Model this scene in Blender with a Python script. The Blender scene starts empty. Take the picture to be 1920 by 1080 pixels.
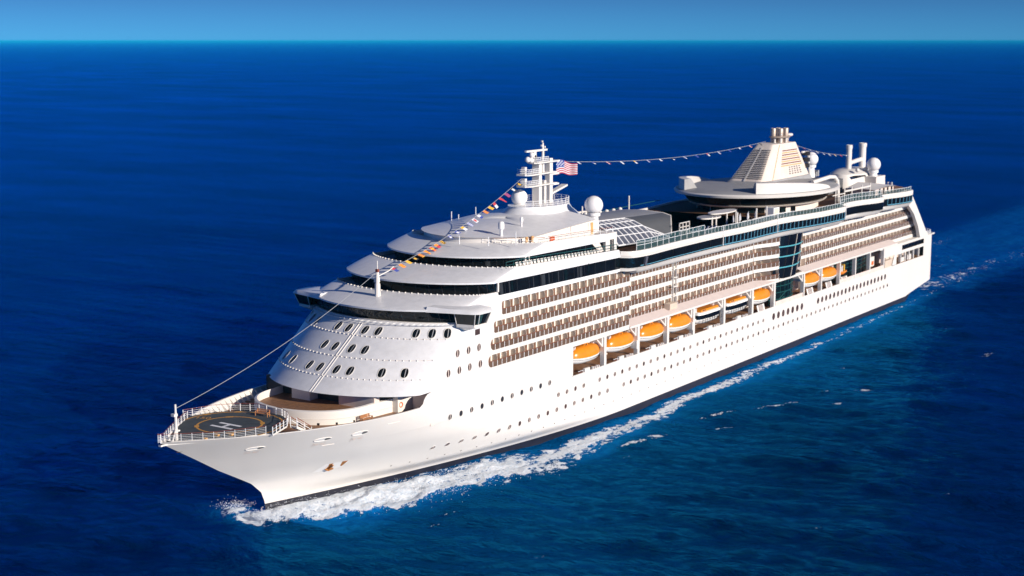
import bpy, math, random
import numpy as np
from mathutils import Vector, Matrix, noise
random.seed(7)
R = math.radians
SC = bpy.context.scene
COL = SC.collection

# ------------------------------------------------------------------ camera
cam_d = bpy.data.cameras.new('camera')
cam = bpy.data.objects.new('camera', cam_d); COL.objects.link(cam)
cam_d.sensor_width = 360.0; cam_d.lens = 360.0 * 2841.35 / 1920.0
cam_d.clip_start = 1.0; cam_d.clip_end = 600000.0
yaw, pit = 3.7325, math.atan((540 - 76) / 2841.35)
fw = Vector((math.cos(yaw) * math.cos(pit), math.sin(yaw) * math.cos(pit), -math.sin(pit)))
cam.location = (439.02, 159.74, 72.94)
cam.rotation_euler = fw.to_track_quat('-Z', 'Y').to_euler()
cam_d.dof.use_dof = True; cam_d.dof.focus_distance = 225.0
cam_d.dof.aperture_fstop = cam_d.lens / 1000.0 / 0.30
SC.camera = cam

# ------------------------------------------------------------------ world, sun, exposure
SUN_EL = R(18.5); SUN_H = Vector((0.11, 0.99, 0)).normalized()
W = bpy.data.worlds.new('World'); SC.world = W; W.use_nodes = True
nt = W.node_tree; nt.nodes.clear()
wo = nt.nodes.new('ShaderNodeOutputWorld'); bg = nt.nodes.new('ShaderNodeBackground')
sky = nt.nodes.new('ShaderNodeTexSky'); sky.sky_type = 'NISHITA'; sky.sun_disc = False
sky.sun_elevation = SUN_EL; sky.sun_rotation = math.atan2(SUN_H.x, SUN_H.y)
sky.altitude = 0; sky.air_density = 1.0; sky.dust_density = 0.0; sky.ozone_density = 4.0
tc = nt.nodes.new('ShaderNodeTexCoord'); sx = nt.nodes.new('ShaderNodeSeparateXYZ')
rp = nt.nodes.new('ShaderNodeValToRGB'); mx = nt.nodes.new('ShaderNodeMix')
mx.data_type = 'RGBA'; mx.blend_type = 'MULTIPLY'; mx.inputs[0].default_value = 1.0
nt.links.new(tc.outputs['Generated'], sx.inputs[0]); nt.links.new(sx.outputs['Z'], rp.inputs[0])
nt.links.new(sky.outputs[0], mx.inputs[6]); nt.links.new(rp.outputs[0], mx.inputs[7])
nt.links.new(mx.outputs[2], bg.inputs[0]); nt.links.new(bg.outputs[0], wo.inputs[0])
bg.inputs[1].default_value = 0.15
e = rp.color_ramp.elements
e[0].position = 0.0; e[0].color = (0.058, 0.292, 0.83, 1)
e[1].position = 0.028; e[1].color = (0.052, 0.176, 0.505, 1)
for ps, cc in ((0.12, (0.066, 0.23, 0.60, 1)), (0.28, (0.045, 0.085, 0.28, 1)), (0.5, (0.21, 0.25, 0.34, 1))):
    el = e.new(ps); el.color = cc
sl = bpy.data.lights.new('sun', 'SUN'); sl.energy = 5.0; sl.angle = R(0.53); sl.color = (1.0, 0.90, 0.78)
so = bpy.data.objects.new('sun', sl); COL.objects.link(so)
so.rotation_euler = Vector((SUN_H.x * math.cos(SUN_EL), SUN_H.y * math.cos(SUN_EL), math.sin(SUN_EL))).to_track_quat('Z', 'Y').to_euler()
vs = SC.view_settings
SC.display_settings.display_device = 'sRGB'
vs.view_transform = 'Standard'; vs.look = 'None'; vs.exposure = 0.27; vs.gamma = 1.0; vs.use_curve_mapping = False

# ------------------------------------------------------------------ materials
def mat(name, col, rough=0.5, metal=0.0, var=0.0, vscale=0.6, spec=0.5, streak=False, bump=0.0, bscale=1.0, col2=None):
    m = bpy.data.materials.new(name); m.use_nodes = True
    t = m.node_tree; b = t.nodes['Principled BSDF']
    b.inputs['Base Color'].default_value = (*col, 1); b.inputs['Roughness'].default_value = rough
    b.inputs['Metallic'].default_value = metal; b.inputs['Specular IOR Level'].default_value = spec
    if var or bump:
        co = t.nodes.new('ShaderNodeTexCoord'); mp = t.nodes.new('ShaderNodeMapping')
        if streak: mp.inputs['Scale'].default_value = (1.0, 1.0, 0.12)
        t.links.new(co.outputs['Object'], mp.inputs[0])
        n = t.nodes.new('ShaderNodeTexNoise'); n.inputs['Scale'].default_value = vscale; n.inputs['Detail'].default_value = 6
        t.links.new(mp.outputs[0], n.inputs['Vector'])
        if var:
            r = t.nodes.new('ShaderNodeValToRGB')
            c2 = col2 or tuple(c * (1 - var) for c in col)
            r.color_ramp.elements[0].position = 0.32; r.color_ramp.elements[0].color = (*c2, 1)
            r.color_ramp.elements[1].position = 0.62; r.color_ramp.elements[1].color = (*col, 1)
            t.links.new(n.outputs[0], r.inputs[0]); t.links.new(r.outputs[0], b.inputs['Base Color'])
        if bump:
            n2 = t.nodes.new('ShaderNodeTexNoise'); n2.inputs['Scale'].default_value = bscale; n2.inputs['Detail'].default_value = 4
            t.links.new(co.outputs['Object'], n2.inputs['Vector'])
            bp = t.nodes.new('ShaderNodeBump'); bp.inputs['Strength'].default_value = bump; bp.inputs['Distance'].default_value = 0.05
            t.links.new(n2.outputs[0], bp.inputs['Height']); t.links.new(bp.outputs[0], b.inputs['Normal'])
    return m

M = {}
M['white'] = mat('white_ship_paint', (0.715, 0.68, 0.635), 0.42, var=0.03, vscale=0.25, streak=True, bump=0.06, bscale=0.35, spec=.35)
M['shell'] = mat('skylit_shell_paint', (0.76, 0.76, 0.77), 0.36, var=0.09, vscale=0.8, streak=False, bump=0.10, bscale=0.7)  # the ship's white again, kept neutral to carry the sky-lit cast in its colour
M['shelf'] = mat('shelf_paint', (0.72, 0.62, 0.585), 0.5, var=0.05)
M['cream'] = mat('cream_paint', (0.80, 0.72, 0.64), 0.5, var=0.06)
M['pinkw'] = mat('inner_paint', (0.74, 0.62, 0.55), 0.5, var=0.08)
M['boot'] = mat('dark_boot_topping', (0.018, 0.018, 0.03), 0.5, var=0.3, vscale=0.8)
M['glass'] = mat('dark_glass', (0.006, 0.008, 0.010), 0.06, var=0.4, vscale=0.35, spec=0.35)
M['port'] = mat('porthole_glass', (0.10, 0.065, 0.06), 0.15, var=0.5, vscale=0.9)
M['green'] = mat('green_tinted_glass', (0.006, 0.015, 0.017), 0.08, var=0.5, vscale=0.6, spec=0.4)
M['grille'] = mat('funnel_grille_paint', (0.20, 0.075, 0.05), 0.5)
M['funnelp'] = mat('funnel_paint', (0.73, 0.64, 0.565), 0.5, var=0.10, vscale=0.5, streak=True)
M['curtain'] = mat('curtain_behind_glass', (0.035, 0.04, 0.045), 0.12, var=0.3)
M['bluefr'] = mat('blue_window_frame', (0.13, 0.36, 0.50), 0.4, var=0.1)
M['cyan'] = mat('cyan_rib', (0.10, 0.42, 0.50), 0.4)
M['tealrib'] = mat('teal_rib', (0.015, 0.085, 0.085), 0.4)
M['brglass'] = mat('brown_tinted_glass', (0.15, 0.095, 0.066), 0.12, var=0.3, vscale=0.6)
M['door'] = mat('balcony_door', (0.24, 0.13, 0.085), 0.35, var=0.5, vscale=1.2)
M['divider'] = mat('balcony_divider_shade_tan', (0.64, 0.52, 0.415), 0.5, var=0.10)  # tan tone holds shading and warm bounce in the base colour
M['furn'] = mat('balcony_furniture', (0.62, 0.36, 0.14), 0.5)
M['wood'] = mat('teak_deck', (0.27, 0.135, 0.065), 0.6, var=0.35, vscale=1.5)
M['deckgrey'] = mat('helideck_coating', (0.056, 0.066, 0.070), 0.75, var=0.3, vscale=0.7)
M['yellow'] = mat('yellow_deck_paint', (0.62, 0.30, 0.04), 0.6, var=0.2, vscale=2)
M['mark'] = mat('white_deck_paint', (0.80, 0.80, 0.80), 0.6, var=0.1, vscale=2)
M['rail'] = mat('white_rail', (0.80, 0.80, 0.80), 0.4)
M['redwood'] = mat('varnished_rail', (0.22, 0.055, 0.03), 0.4)
M['roof'] = mat('grey_roof', (0.33, 0.33, 0.335), 0.55, var=0.10, vscale=0.5)
M['roof2'] = mat('dark_grey_roof', (0.105, 0.11, 0.115), 0.55, var=0.10, vscale=0.5)
M['dome'] = mat('radome_plastic', (0.80, 0.78, 0.77), 0.45, var=0.03)
M['orange'] = mat('orange_boat_shell', (0.72, 0.25, 0.012), 0.25, var=0.1, vscale=0.8)
M['boatw'] = mat('boat_white', (0.80, 0.78, 0.75), 0.35)
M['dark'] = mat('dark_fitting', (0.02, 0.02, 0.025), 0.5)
M['steel'] = mat('exhaust_steel', (0.52, 0.42, 0.34), 0.4, metal=0.3, var=0.3, vscale=1.5)
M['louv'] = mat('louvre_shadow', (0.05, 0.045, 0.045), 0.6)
M['benchw'] = mat('bench_wood', (0.50, 0.22, 0.09), 0.5, var=0.3, vscale=6)
M['ringo'] = mat('life_ring_orange', (0.75, 0.13, 0.03), 0.5)
M['rust'] = mat('rust', (0.42, 0.16, 0.03), 0.8, var=0.5, vscale=2.0)
M['red'] = mat('flag_red', (0.42, 0.03, 0.04), 0.7); M['fyel'] = mat('flag_yellow', (0.62, 0.34, 0.03), 0.7)
M['forange'] = mat('flag_orange', (0.75, 0.22, 0.02), 0.7); M['fwhite'] = mat('flag_white', (0.55, 0.56, 0.60), 0.7)
M['fblue'] = mat('flag_blue', (0.03, 0.05, 0.25), 0.7); M['fblack'] = mat('flag_black', (0.02, 0.02, 0.02), 0.7)
M['rope'] = mat('rope', (0.30, 0.31, 0.33), 0.8)
M['spray'] = mat('sea_spray', (0.84, 0.87, 0.90), 0.8)
M['skin'] = mat('skin', (0.45, 0.25, 0.17), 0.6); M['cloth'] = mat('dark_clothing', (0.025, 0.025, 0.03), 0.8)
M['hair'] = mat('hair', (0.03, 0.02, 0.015), 0.7)
M['pool'] = mat('pool_water', (0.01, 0.06, 0.10), 0.08)

def glassy(name, col, alpha, rough=0.05):
    m = mat(name, col, rough); b = m.node_tree.nodes['Principled BSDF']; b.inputs['Alpha'].default_value = alpha
    return m
M['clear'] = glassy('clear_green_glass', (0.05, 0.13, 0.14), 0.45)
M['canopy'] = glassy('canopy_glass', (0.12, 0.13, 0.17), 0.72)

# ------------------------------------------------------------------ mesh builder
class MB:
    def __init__(s): s.v = []; s.f = []; s.m = []; s.names = []
    def mi(s, m):
        if m not in s.names: s.names.append(m)
        return s.names.index(m)
    def add(s, vs_, fs, m):
        o = len(s.v); s.v.extend([tuple(map(float, p)) for p in vs_]); k = s.mi(m)
        for f in fs: s.f.append([i + o for i in f]); s.m.append(k)
    def poly(s, pts, m): s.add(pts, [list(range(len(pts)))], m)
    def box(s, x0, x1, y0, y1, z0, z1, m):
        s.add([(x0,y0,z0),(x1,y0,z0),(x1,y1,z0),(x0,y1,z0),(x0,y0,z1),(x1,y0,z1),(x1,y1,z1),(x0,y1,z1)],
              [(3,2,1,0),(4,5,6,7),(0,1,5,4),(1,2,6,5),(2,3,7,6),(3,0,4,7)], m)
    def loft(s, rings, m, closed=False, cap0=False, cap1=False, mf=None):
        n = len(rings[0]); o = len(s.v)
        for r in rings: s.v.extend([tuple(map(float, p)) for p in r])
        for j in range(len(rings) - 1):
            for i in range(n if closed else n - 1):
                a = o + j*n + i; b = o + j*n + (i+1) % n
                s.f.append([a, b, b + n, a + n]); s.m.append(s.mi(mf(i, j) if mf else m))
        if cap0: s.f.append([o + i for i in range(n)][::-1]); s.m.append(s.mi(m))
        if cap1: s.f.append([o + (len(rings)-1)*n + i for i in range(n)]); s.m.append(s.mi(m))
    def tube(s, pts, r, m, n=6, caps=True):
        pts = [Vector(p) for p in pts]; rings = []
        rr = r if isinstance(r, (list, tuple)) else [r] * len(pts)
        u = None
        for i, p in enumerate(pts):
            d = (pts[min(i+1, len(pts)-1)] - pts[max(i-1, 0)]).normalized()
            if u is None: u = d.orthogonal().normalized()
            u = (u - d * u.dot(d)); u = u.normalized() if u.length > 1e-6 else d.orthogonal().normalized()
            w = d.cross(u)
            rings.append([p + (u*math.cos(2*math.pi*k/n) + w*math.sin(2*math.pi*k/n)) * rr[i] for k in range(n)])
        s.loft(rings, m, True, caps, caps)
    def lathe(s, c, prof, m, n=24, sy=1.0, cap0=False, cap1=False, mf=None):
        s.loft([[(c[0] + r*math.cos(2*math.pi*k/n), c[1] + r*sy*math.sin(2*math.pi*k/n), c[2] + z) for k in range(n)] for r, z in prof], m, True, cap0, cap1, mf)
    def sphere(s, c, r, m, n=20, z0=-1.0):
        k = 12; a0 = math.asin(z0)
        s.lathe(c, [(max(1e-3, r*math.cos(a0 + (math.pi/2-a0)*i/k)), r*math.sin(a0 + (math.pi/2-a0)*i/k)) for i in range(k+1)], m, n)
    def prism_xz(s, pts, y0, y1, m):     # outline in x,z extruded along y
        n = len(pts)
        s.add([(x, y0, z) for x, z in pts] + [(x, y1, z) for x, z in pts],
              [list(range(n)), list(range(2*n-1, n-1, -1))] + [[i, i+n, (i+1) % n + n, (i+1) % n] for i in range(n)], m)
    def prism_xy(s, pts, z0, z1, m, mtop=None):
        n = len(pts)
        s.add([(x, y, z0) for x, y in pts] + [(x, y, z1) for x, y in pts],
              [list(range(n))[::-1]] + [[i, (i+1) % n, (i+1) % n + n, i + n] for i in range(n)], m)
        s.add([(x, y, z1) for x, y in pts], [list(range(n))], mtop or m)
    def build(s, name, parent=None, smooth=32, label=None):
        me = bpy.data.meshes.new(name); me.from_pydata(s.v, [], s.f); me.validate(); me.update()
        for nm in s.names: me.materials.append(M[nm])
        if len(me.polygons) == len(s.m): me.polygons.foreach_set('material_index', s.m)
        if smooth:
            me.polygons.foreach_set('use_smooth', [True] * len(me.polygons))
            me.set_sharp_from_angle(angle=R(smooth))
        o = bpy.data.objects.new(name, me); COL.objects.link(o)
        if parent: o.parent = parent
        if label: o['label'] = label
        return o

def tag(o, label, cat, group=None, kind=None):
    if label: o['label'] = label
    if cat: o['category'] = cat
    if group: o['group'] = group
    if kind: o['kind'] = kind
    return o
def empty(name, loc=(0, 0, 0), rz=0.0):
    o = bpy.data.objects.new(name, None); COL.objects.link(o); o.location = loc; o.rotation_euler = (0, 0, rz); o.empty_display_size = 0.5
    return o
def copy_tree(o, parent=None):
    c = o.copy(); COL.objects.link(c)
    if parent: c.parent = parent
    for ch in list(o.children): copy_tree(ch, c)
    return c
def lerp(a, b, t): return a + (b - a) * t
def interp(x, xs, ys): return float(np.interp(x, xs, ys))

ship = empty('cruise_ship')
tag(ship, 'large white cruise ship sailing with seven yellow lifeboats along its side', 'ship')

# ------------------------------------------------------------------ hull form
HZ = [-2, 0, 1.7, 3.3, 5.2, 6.9, 9.0, 11.8, 15.4, 16.5]
HS = [270.0, 270.3, 270.5, 271.2, 273.3, 276.4, 280.3, 284.9, 291.0, 292.7]
HL = [92, 90, 82, 65, 56.5, 51, 46, 43, 40, 39.5]
HP = [1.6, 1.62, 1.68, 1.86, 1.86, 1.82, 1.85, 1.95, 2.05, 2.05]
B = 16.1
def stem(z): return interp(z, HZ, HS)
def hb(x, z):
    t = min(max((stem(z) - x) / interp(z, HZ, HL), 0), 1)
    y = B * (1 - (1 - t) ** interp(z, HZ, HP))
    if x < 4.5: y -= 4.5 - math.sqrt(max(0, 4.5**2 - (4.5 - x)**2))
    return y
def zbot(x): return -1.5 if x > 26 else lerp(3.9, 1.6, min(1, x / 22.5)) if x < 22.5 else lerp(1.6, -1.5, (x - 22.5) / 3.5)
def sheer(x): return interp(x, [245, 262, 278, 293], [14.85, 15.0, 15.35, 15.95])
def gstat(z, xs, n1=60):
    s = stem(z); out = list(np.linspace(0, 6, 9)) + list(np.linspace(8, 170, 40)); k = 48
    for i in range(1, k + 1): out.append(170 + (s - 170) * (1 - (1 - i / k) ** 1.6))
    return out
zl = [-1.5, 0, 1.28, 1.32, 1.7, 2.1, 2.5, 2.9, 3.3, 3.8, 4.3, 4.8, 5.3, 5.9, 6.5, 7.2, 8.1, 9.0, 10.2, 11.4]
hull = MB()
for sg in (1, -1):
    rings = []
    for z in zl:
        rings.append([(x, sg * hb(x, z), max(z, zbot(x))) for x in gstat(z, None)])
    hull.loft(rings, 'white', mf=lambda i, j: 'boot' if j < 2 else 'white')
    # upper side plating, forward of the lifeboat opening, up to the promenade slot and the bow sheer
    xsu = [204.6, 208, 215, 222, 230, 238, 244, 248.2, 249.2, 249.8, 250.2, 250.5] + list(np.linspace(251.5, 272, 12))
    def top(x):
        if x < 248.2: return 17.05
        if x < 250.6: return 17.05 - 2.2 * (1 - math.sqrt(max(0, 1 - ((x - 248.2) / 2.4) ** 2)))
        return sheer(x)
    rings = []
    for k in range(9):
        q = k / 8; r = []
        for x in xsu: z = lerp(11.4, top(x), q); r.append((x, sg * hb(x, z), z))
        for i in range(1, 25):
            w = 1 - (1 - i / 24) ** 1.5
            # run each level out to its own stem
            zt = sheer(272 + 21 * w); z = lerp(11.4, zt, q); s_ = stem(z); x = 272 + (s_ - 272) * w
            r.append((x, sg * hb(x, z), z))
        rings.append(r)
    hull.loft(rings, 'white')
    # angled forward end of the boat opening
# transom and the rising counter under the stern
rt = [(0, hb(0, 5), 3.9), (0, hb(0, 5), 17.0)]
hull.add([(0, -hb(0, 5), 3.9), (0, hb(0, 5), 3.9), (0, hb(0, 5), 17.0), (0, -hb(0, 5), 17.0)], [[0, 1, 2, 3]], 'white')
xs_ = [0, 2, 4, 6, 12, 18, 22.5, 24, 26]
hull.loft([[(x, -hb(x, 5), zbot(x)) for x in xs_], [(x, 0, zbot(x) - .6) for x in xs_], [(x, hb(x, 5), zbot(x)) for x in xs_]], 'white')
# stern quarter plating from the boat deck up to the stern deck
for sg in (1, -1):
    xq = list(np.linspace(0, 4.5, 9)) + [8.0, 10.6]
    hull.loft([[(x, sg*hb(x, 12), z) for x in xq] for z in (11.4, 13, 15, 17.0)], 'white')
    hull.loft([[(x, sg*hb(x, 12), z) for x in (10.6, 20, 33.0)] for z in (14.1, 15.0)], 'white')
    hull.loft([[(x, sg*hb(x, 12), z) for x in (10.6, 20, 33.0)] for z in (16.35, 17.0)], 'white')
    hull.loft([[(x, sg*hb(x, 12), z) for x in (28.8, 33.0)] for z in (15.0, 16.35)], 'white')
    hull.loft([[(x, sg*(B), z) for x in (33.0, 43.0)] for z in (14.3, 17.0)], 'white')
    hull.poly([(33.0, sg*B, 11.4), (36.5, sg*B, 11.4), (34.8, sg*B, 14.3), (33.0, sg*B, 14.3)], 'white')
HULL = hull.build('hull', ship, 40)

def hull_frame(x, z, sg=1):
    p = Vector((x, sg * hb(x, z), z))
    tx = (Vector((x + .3, sg * hb(x + .3, z), z)) - Vector((x - .3, sg * hb(x - .3, z), z))).normalized()
    tz = (Vector((x, sg * hb(x, z + .3), z + .3)) - Vector((x, sg * hb(x, z - .3), z - .3))).normalized()
    n = tx.cross(tz) * (-sg)
    if n.y * sg < 0: n = -n
    return p, tx, tz, n.normalized()
def disc_mesh(name, frame, r, mglass, rim=True, sz=1.0, curtain=False):
    p, tx, tz, n = frame; b = MB(); k = 16
    def ring(rr, off): return [p + n*off + (tx*math.cos(2*math.pi*i/k) + tz*math.sin(2*math.pi*i/k)*sz) * rr for i in range(k)]
    b.loft([ring(r*1.22, 0.004), ring(r*1.16, .05), ring(r*1.0, .05), ring(r*.97, .012)], 'white', True)
    b.poly(ring(r*.98, .012), mglass)
    if curtain:
        b.poly([p + n*.02 + tx*(-.20*r) + tz*.95*r*sz, p + n*.02 + tx*(-.20*r) - tz*.95*r*sz, p + n*.02 + tx*(.06*r) - tz*.98*r*sz, p + n*.02 + tx*(.06*r) + tz*.98*r*sz], 'pinkw')
    return b.build(name, HULL, 30)
small = []
for i in range(4): small.append((209.7 - 2.98*i, 9.0))
for i in range(14): small.append((194.9 - 2.89*i, 9.05))
for i in range(13): small.append((154.0 - 2.77*i, 9.1))
for i in range(18): small.append((243.9 - 3.06*i, 6.3))
for i in range(11): small.append((185.6 - 2.83*i, 6.35))
for i in range(42): small.append((153.9 - 2.79*i, 6.45))
small.sort(key=lambda q: -q[0])
rest = MB()
for i, (x, z) in enumerate(small):
    if i < 100: disc_mesh('porthole', hull_frame(x, z), 0.46, 'port', curtain=(i % 3 != 1))
    else:
        p, tx, tz, n = hull_frame(x, z)
        rest.poly([p + n*.03 + (tx*math.cos(2*math.pi*k/14) + tz*math.sin(2*math.pi*k/14))*.46 for k in range(14)], 'port')
o = rest.build('porthole', HULL); o['kind'] = 'stuff'
for i in range(7): disc_mesh('large_porthole', hull_frame(115.0 - 2.75*i, 9.15), 0.86, 'port')
for i in range(19): disc_mesh('large_porthole', hull_frame(88.4 - 2.6*i, 9.1), 0.78, 'port')
for i in range(11): disc_mesh('oval_opening', hull_frame(243.2 - 3.05*i, 11.8), 0.50, 'dark', curtain=(i % 2 == 0))
for x, z in ((243.6, 19.2), (240.55, 19.2), (237.6, 19.2), (234.5, 19.2), (241.0, 22.1), (237.9, 22.1), (234.9, 22.1)):
    disc_mesh('oval_window', (Vector((x, B, z)), Vector((1,0,0)), Vector((0,0,1)), Vector((0,1,0))), 0.56, 'port', sz=1.2, curtain=True)
# scupper line, panting seams, hawse openings, anchor pocket
for i in range(44):
    sc = MB(); x = 250 - 3.55*i; z = 4.0 - 0.25*min(1, i/20); p, tx, tz, n = hull_frame(x, z)
    sc.poly([p + n*.02 + tx*a + tz*b for a, b in ((-.13,-.11),(.13,-.11),(.13,.11),(-.13,.11))], 'port'); sc.build('scupper', HULL)
for i in range(16):
    sc = MB(); p, tx, tz, n = hull_frame(35 - 2.0*i, 6.6)
    sc.poly([p + n*.02 + tx*a + tz*b for a, b in ((-.2,-.14),(.2,-.14),(.2,.14),(-.2,.14))], 'cream'); sc.build('stern_vent', HULL)
for x, z in ((278.3, 12.9), (268.8, 12.9), (262.7, 12.9)):
    p, tx, tz, n = hull_frame(x, z); b = MB()
    def lp(sx_, sz_, off, dx=0): return [p + n*off + tx*(dx + sx_*(abs(math.cos(a))**.7)*math.copysign(1, math.cos(a))) + tz*sz_*math.sin(a) for a in [2*math.pi*k/18 for k in range(18)]]
    b.loft([lp(1.55, .48, .004), lp(1.5, .45, .08), lp(1.38, .36, .08), lp(1.34, .33, .02)], 'white', True)
    b.poly(lp(1.36, .35, .03), 'boatw'); b.poly(lp(.5, .34, .045, -.85), 'roof2')
    b.build('mooring_opening', HULL)
    for dx in (-.55, .35):
        b = MB(); b.poly([p - tz*1.25 + n*.03 + tx*(dx + a) + tz*c for a, c in ((-.28,-.2),(.28,-.2),(.28,.2),(-.28,.2))], 'pinkw'); b.build('fairlead', HULL)
    for dx in (-1.0, .9):
        b = MB(); b.poly([p - tz*1.25 + n*.03 + tx*(dx + a) + tz*c for a, c in ((-.05,-.4),(.05,-.4),(.05,.4),(-.05,.4))], 'pinkw'); b.build('fairlead_guard', HULL)
p, tx, tz, n = hull_frame(262.3, 6.6)
b = MB()
b.add([p + n*.03 + tx*a + tz*c for a, c in ((2.6, -1.4), (1.6, .9), (-2.2, 1.0), (-2.6, .7), (-1.9, -.9), (-.4, -1.3))], [list(range(6))], 'boatw')
b.add([p + n*.05 + tx*a + tz*c for a, c in ((-1.3, .95), (-2.3, 1.0), (-2.1, -.6), (-1.7, -.4))], [[0,1,2,3]], 'rust')
b.add([p + n*.05 + tx*a + tz*c for a, c in ((.9, .8), (.2, .85), (.1, -.3), (-.2, -1.2), (.5, -1.1), (.6, 0))], [list(range(6))], 'rust')
b.build('anchor_pocket', HULL)
b = MB()
b.tube([p + n*.25 + tz*.6 + tx*.2, p + n*.3 - tz*.6 + tx*.2], .14, 'rust', 6)
b.tube([p + n*.25 - tz*.5 + tx*.9, p + n*.35 - tz*.75 + tx*.2, p + n*.25 - tz*.5 - tx*.5], .13, 'rust', 6)
b.build('anchor', HULL)
b = MB()
for x0, x1, z in ((268, 266, 11.6), (258, 255.5, 13.6), (252, 249, 14.2)):
    q = [hull_frame(lerp(x0, x1, t), z)[0] + hull_frame(lerp(x0, x1, t), z)[3]*.02 for t in np.linspace(0, 1, 6)]
    b.tube(q, .04, 'cream', 4)
q = [(x, B + .02, 17.1 + (246 - x) * .055 - .6) for x in np.linspace(246, 234.5, 8)]
b.tube(q, .05, 'cream', 4)
b.build('rubbing_strake', HULL)

# ------------------------------------------------------------------ bow: bulwark, foredeck, helideck
b = MB()
for sg in (1, -1):
    xs_ = list(np.linspace(250.6, 290.5, 60))
    o_ = [(x, sg*(hb(x, sheer(x))), sheer(x)) for x in xs_]
    i_ = [(x, sg*max(.05, hb(x, sheer(x)) - .32), sheer(x)) for x in xs_]
    up = [(x, sg*(hb(x, sheer(x))), sheer(x) + .08) for x in xs_]; ui = [(x, sg*max(.05, hb(x, sheer(x)) - .32), sheer(x) + .08) for x in xs_]
    zd = lambda x: interp(x, [276, 284], [13.6, 15.3])
    dn = [(x, sg*max(.03, hb(x, zd(x)) - .4), zd(x)) for x in xs_]
    b.loft([o_, up, ui, dn], 'white')
    for x in np.linspace(253, 277, 17):      # stiffening brackets inside
        y = hb(x, sheer(x)) - .32
        y2 = hb(x, 13.7) - .5; b.add([(x, sg*y2, 13.7), (x, sg*(y2-.9), 13.7), (x, sg*(y-.15), sheer(x)), (x, sg*y, sheer(x))], [[0,1,2,3]], 'white')
b.build('bulwark', ship, 30)
b = MB()
xs_ = np.linspace(228, 288.5, 50)
b.loft([[(x, -hb(x, 13.7)+.2, 13.7) for x in xs_], [(x, hb(x, 13.7)-.2, 13.7) for x in xs_]], 'wood')
b.build('foredeck', ship, 0)
# white wall round the raised crew deck
FW = []
for k in range(33):
    a = -math.pi/2 + math.pi*k/32
    FW.append((256.5 + 10.4*abs(math.cos(a))**.8, 10.4*math.sin(a)))
FW = [(248, -11.2), (252, -10.9)] + FW + [(252, 10.9), (248, 11.2)]
b = MB()
inn = [(256 + (x-256)*.965 if x > 256 else x, y*.965) for x, y in FW]
b.loft([[(x, y, 13.7) for x, y in FW], [(x, y, 14.55) for x, y in FW], [(x + .06*(x > 256), y*1.008, 14.62) for x, y in FW], [(x, y, 14.7) for x, y in FW], [(x, y, 15.85) for x, y in FW],
        [(x, y, 15.95) for x, y in inn], [(x, y, 14.7) for x, y in inn]], 'white', mf=lambda i, j: 'cream' if j == 1 else 'white')
b.build('foredeck_wall', ship, 25)
b = MB(); b.prism_xy(inn + [], 14.68, 14.72, 'wood'); b.build('crew_deck', ship, 0)
b = MB()
for k in range(3, 34, 3):
    x, y = FW[k+1]; a = math.atan2(y, x - 250)
    b.box(x - .05, x + .12, y - .22, y + .22, 13.75, 14.05, 'dark')
b.build('freeing_port', ship, 0)
b = MB()      # recess under the overhanging shell front, its shade painted by a dark box
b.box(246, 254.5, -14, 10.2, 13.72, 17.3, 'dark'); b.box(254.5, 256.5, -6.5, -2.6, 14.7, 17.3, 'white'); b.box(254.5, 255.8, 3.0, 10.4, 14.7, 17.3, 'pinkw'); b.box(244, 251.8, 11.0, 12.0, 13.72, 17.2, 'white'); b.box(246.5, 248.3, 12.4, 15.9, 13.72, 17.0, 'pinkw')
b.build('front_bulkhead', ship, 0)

HD = [(268.7, 0), (268.9, 2.6), (270.4, 5.3), (273.2, 7.6), (278.2, 9.35)]
edge = []
for x in np.linspace(278.4, 291.8, 22): edge.append((x, max(.25, hb(x, sheer(x) - .3) - .16)))
HDO = HD[1:] + edge
HDO = [(268.7, 0)] + HDO + [(x, -y) for x, y in HDO[::-1]]
b = MB(); b.prism_xy(HDO, 15.30, 15.55, 'white', 'deckgrey')
HELI = b.build('helideck', ship, 0)
def ringmark(cx, cy, r, w, a0, a1, z, m, bm, n=64):
    rr = [[(cx + q*math.cos(lerp(a0, a1, k/n)), cy + q*math.sin(lerp(a0, a1, k/n)), z) for k in range(n+1)] for q in (r - w/2, r + w/2)]
    bm.loft(rr, m)
b = MB()
ringmark(277.6, 0, 4.9, .34, 0, 2*math.pi, 15.556, 'yellow', b)
ringmark(277.6, 0, 8.0, .34, R(75), R(285), 15.556, 'yellow', b)
for a in (45, 135, 225, 315):
    ringmark(277.6, 0, 4.9, .7, R(a-7), R(a+7), 15.560, 'yellow', b, 8)
for a in (215, 250): ringmark(277.6, 0, 8.0, .75, R(a-4), R(a+4), 15.560, 'yellow', b, 8)
b.build('landing_circle', HELI, 0)
b = MB()
for x0, x1, y0, y1 in ((277.15, 277.75, -2.2, 2.2), (279.05, 279.65, -2.2, 2.2), (277.75, 279.05, -.28, .28)):
    b.poly([(x0,y0,15.558),(x1,y0,15.558),(x1,y1,15.558),(x0,y1,15.558)], 'mark')
b.build('landing_letter', HELI, 0)
td = bpy.data.curves.new('weight_number', 'FONT'); td.body = '150'; td.size = 1.7; td.align_x = 'CENTER'; td.materials.append(M['yellow'])
to = bpy.data.objects.new('weight_number', td); COL.objects.link(to); to.parent = HELI
to.location = (277.3, -6.2, 15.56); to.rotation_euler = (0, 0, R(115))
bpy.context.view_layer.update()
tm = bpy.data.meshes.new_from_object(to.evaluated_get(bpy.context.evaluated_depsgraph_get())); tm.materials.clear(); tm.materials.append(M['yellow'])
tn = bpy.data.objects.new('weight_number', tm); COL.objects.link(tn); tn.parent = HELI; tn.location = to.location; tn.rotation_euler = to.rotation_euler
bpy.data.objects.remove(to); tn.name = 'weight_number'
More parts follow.
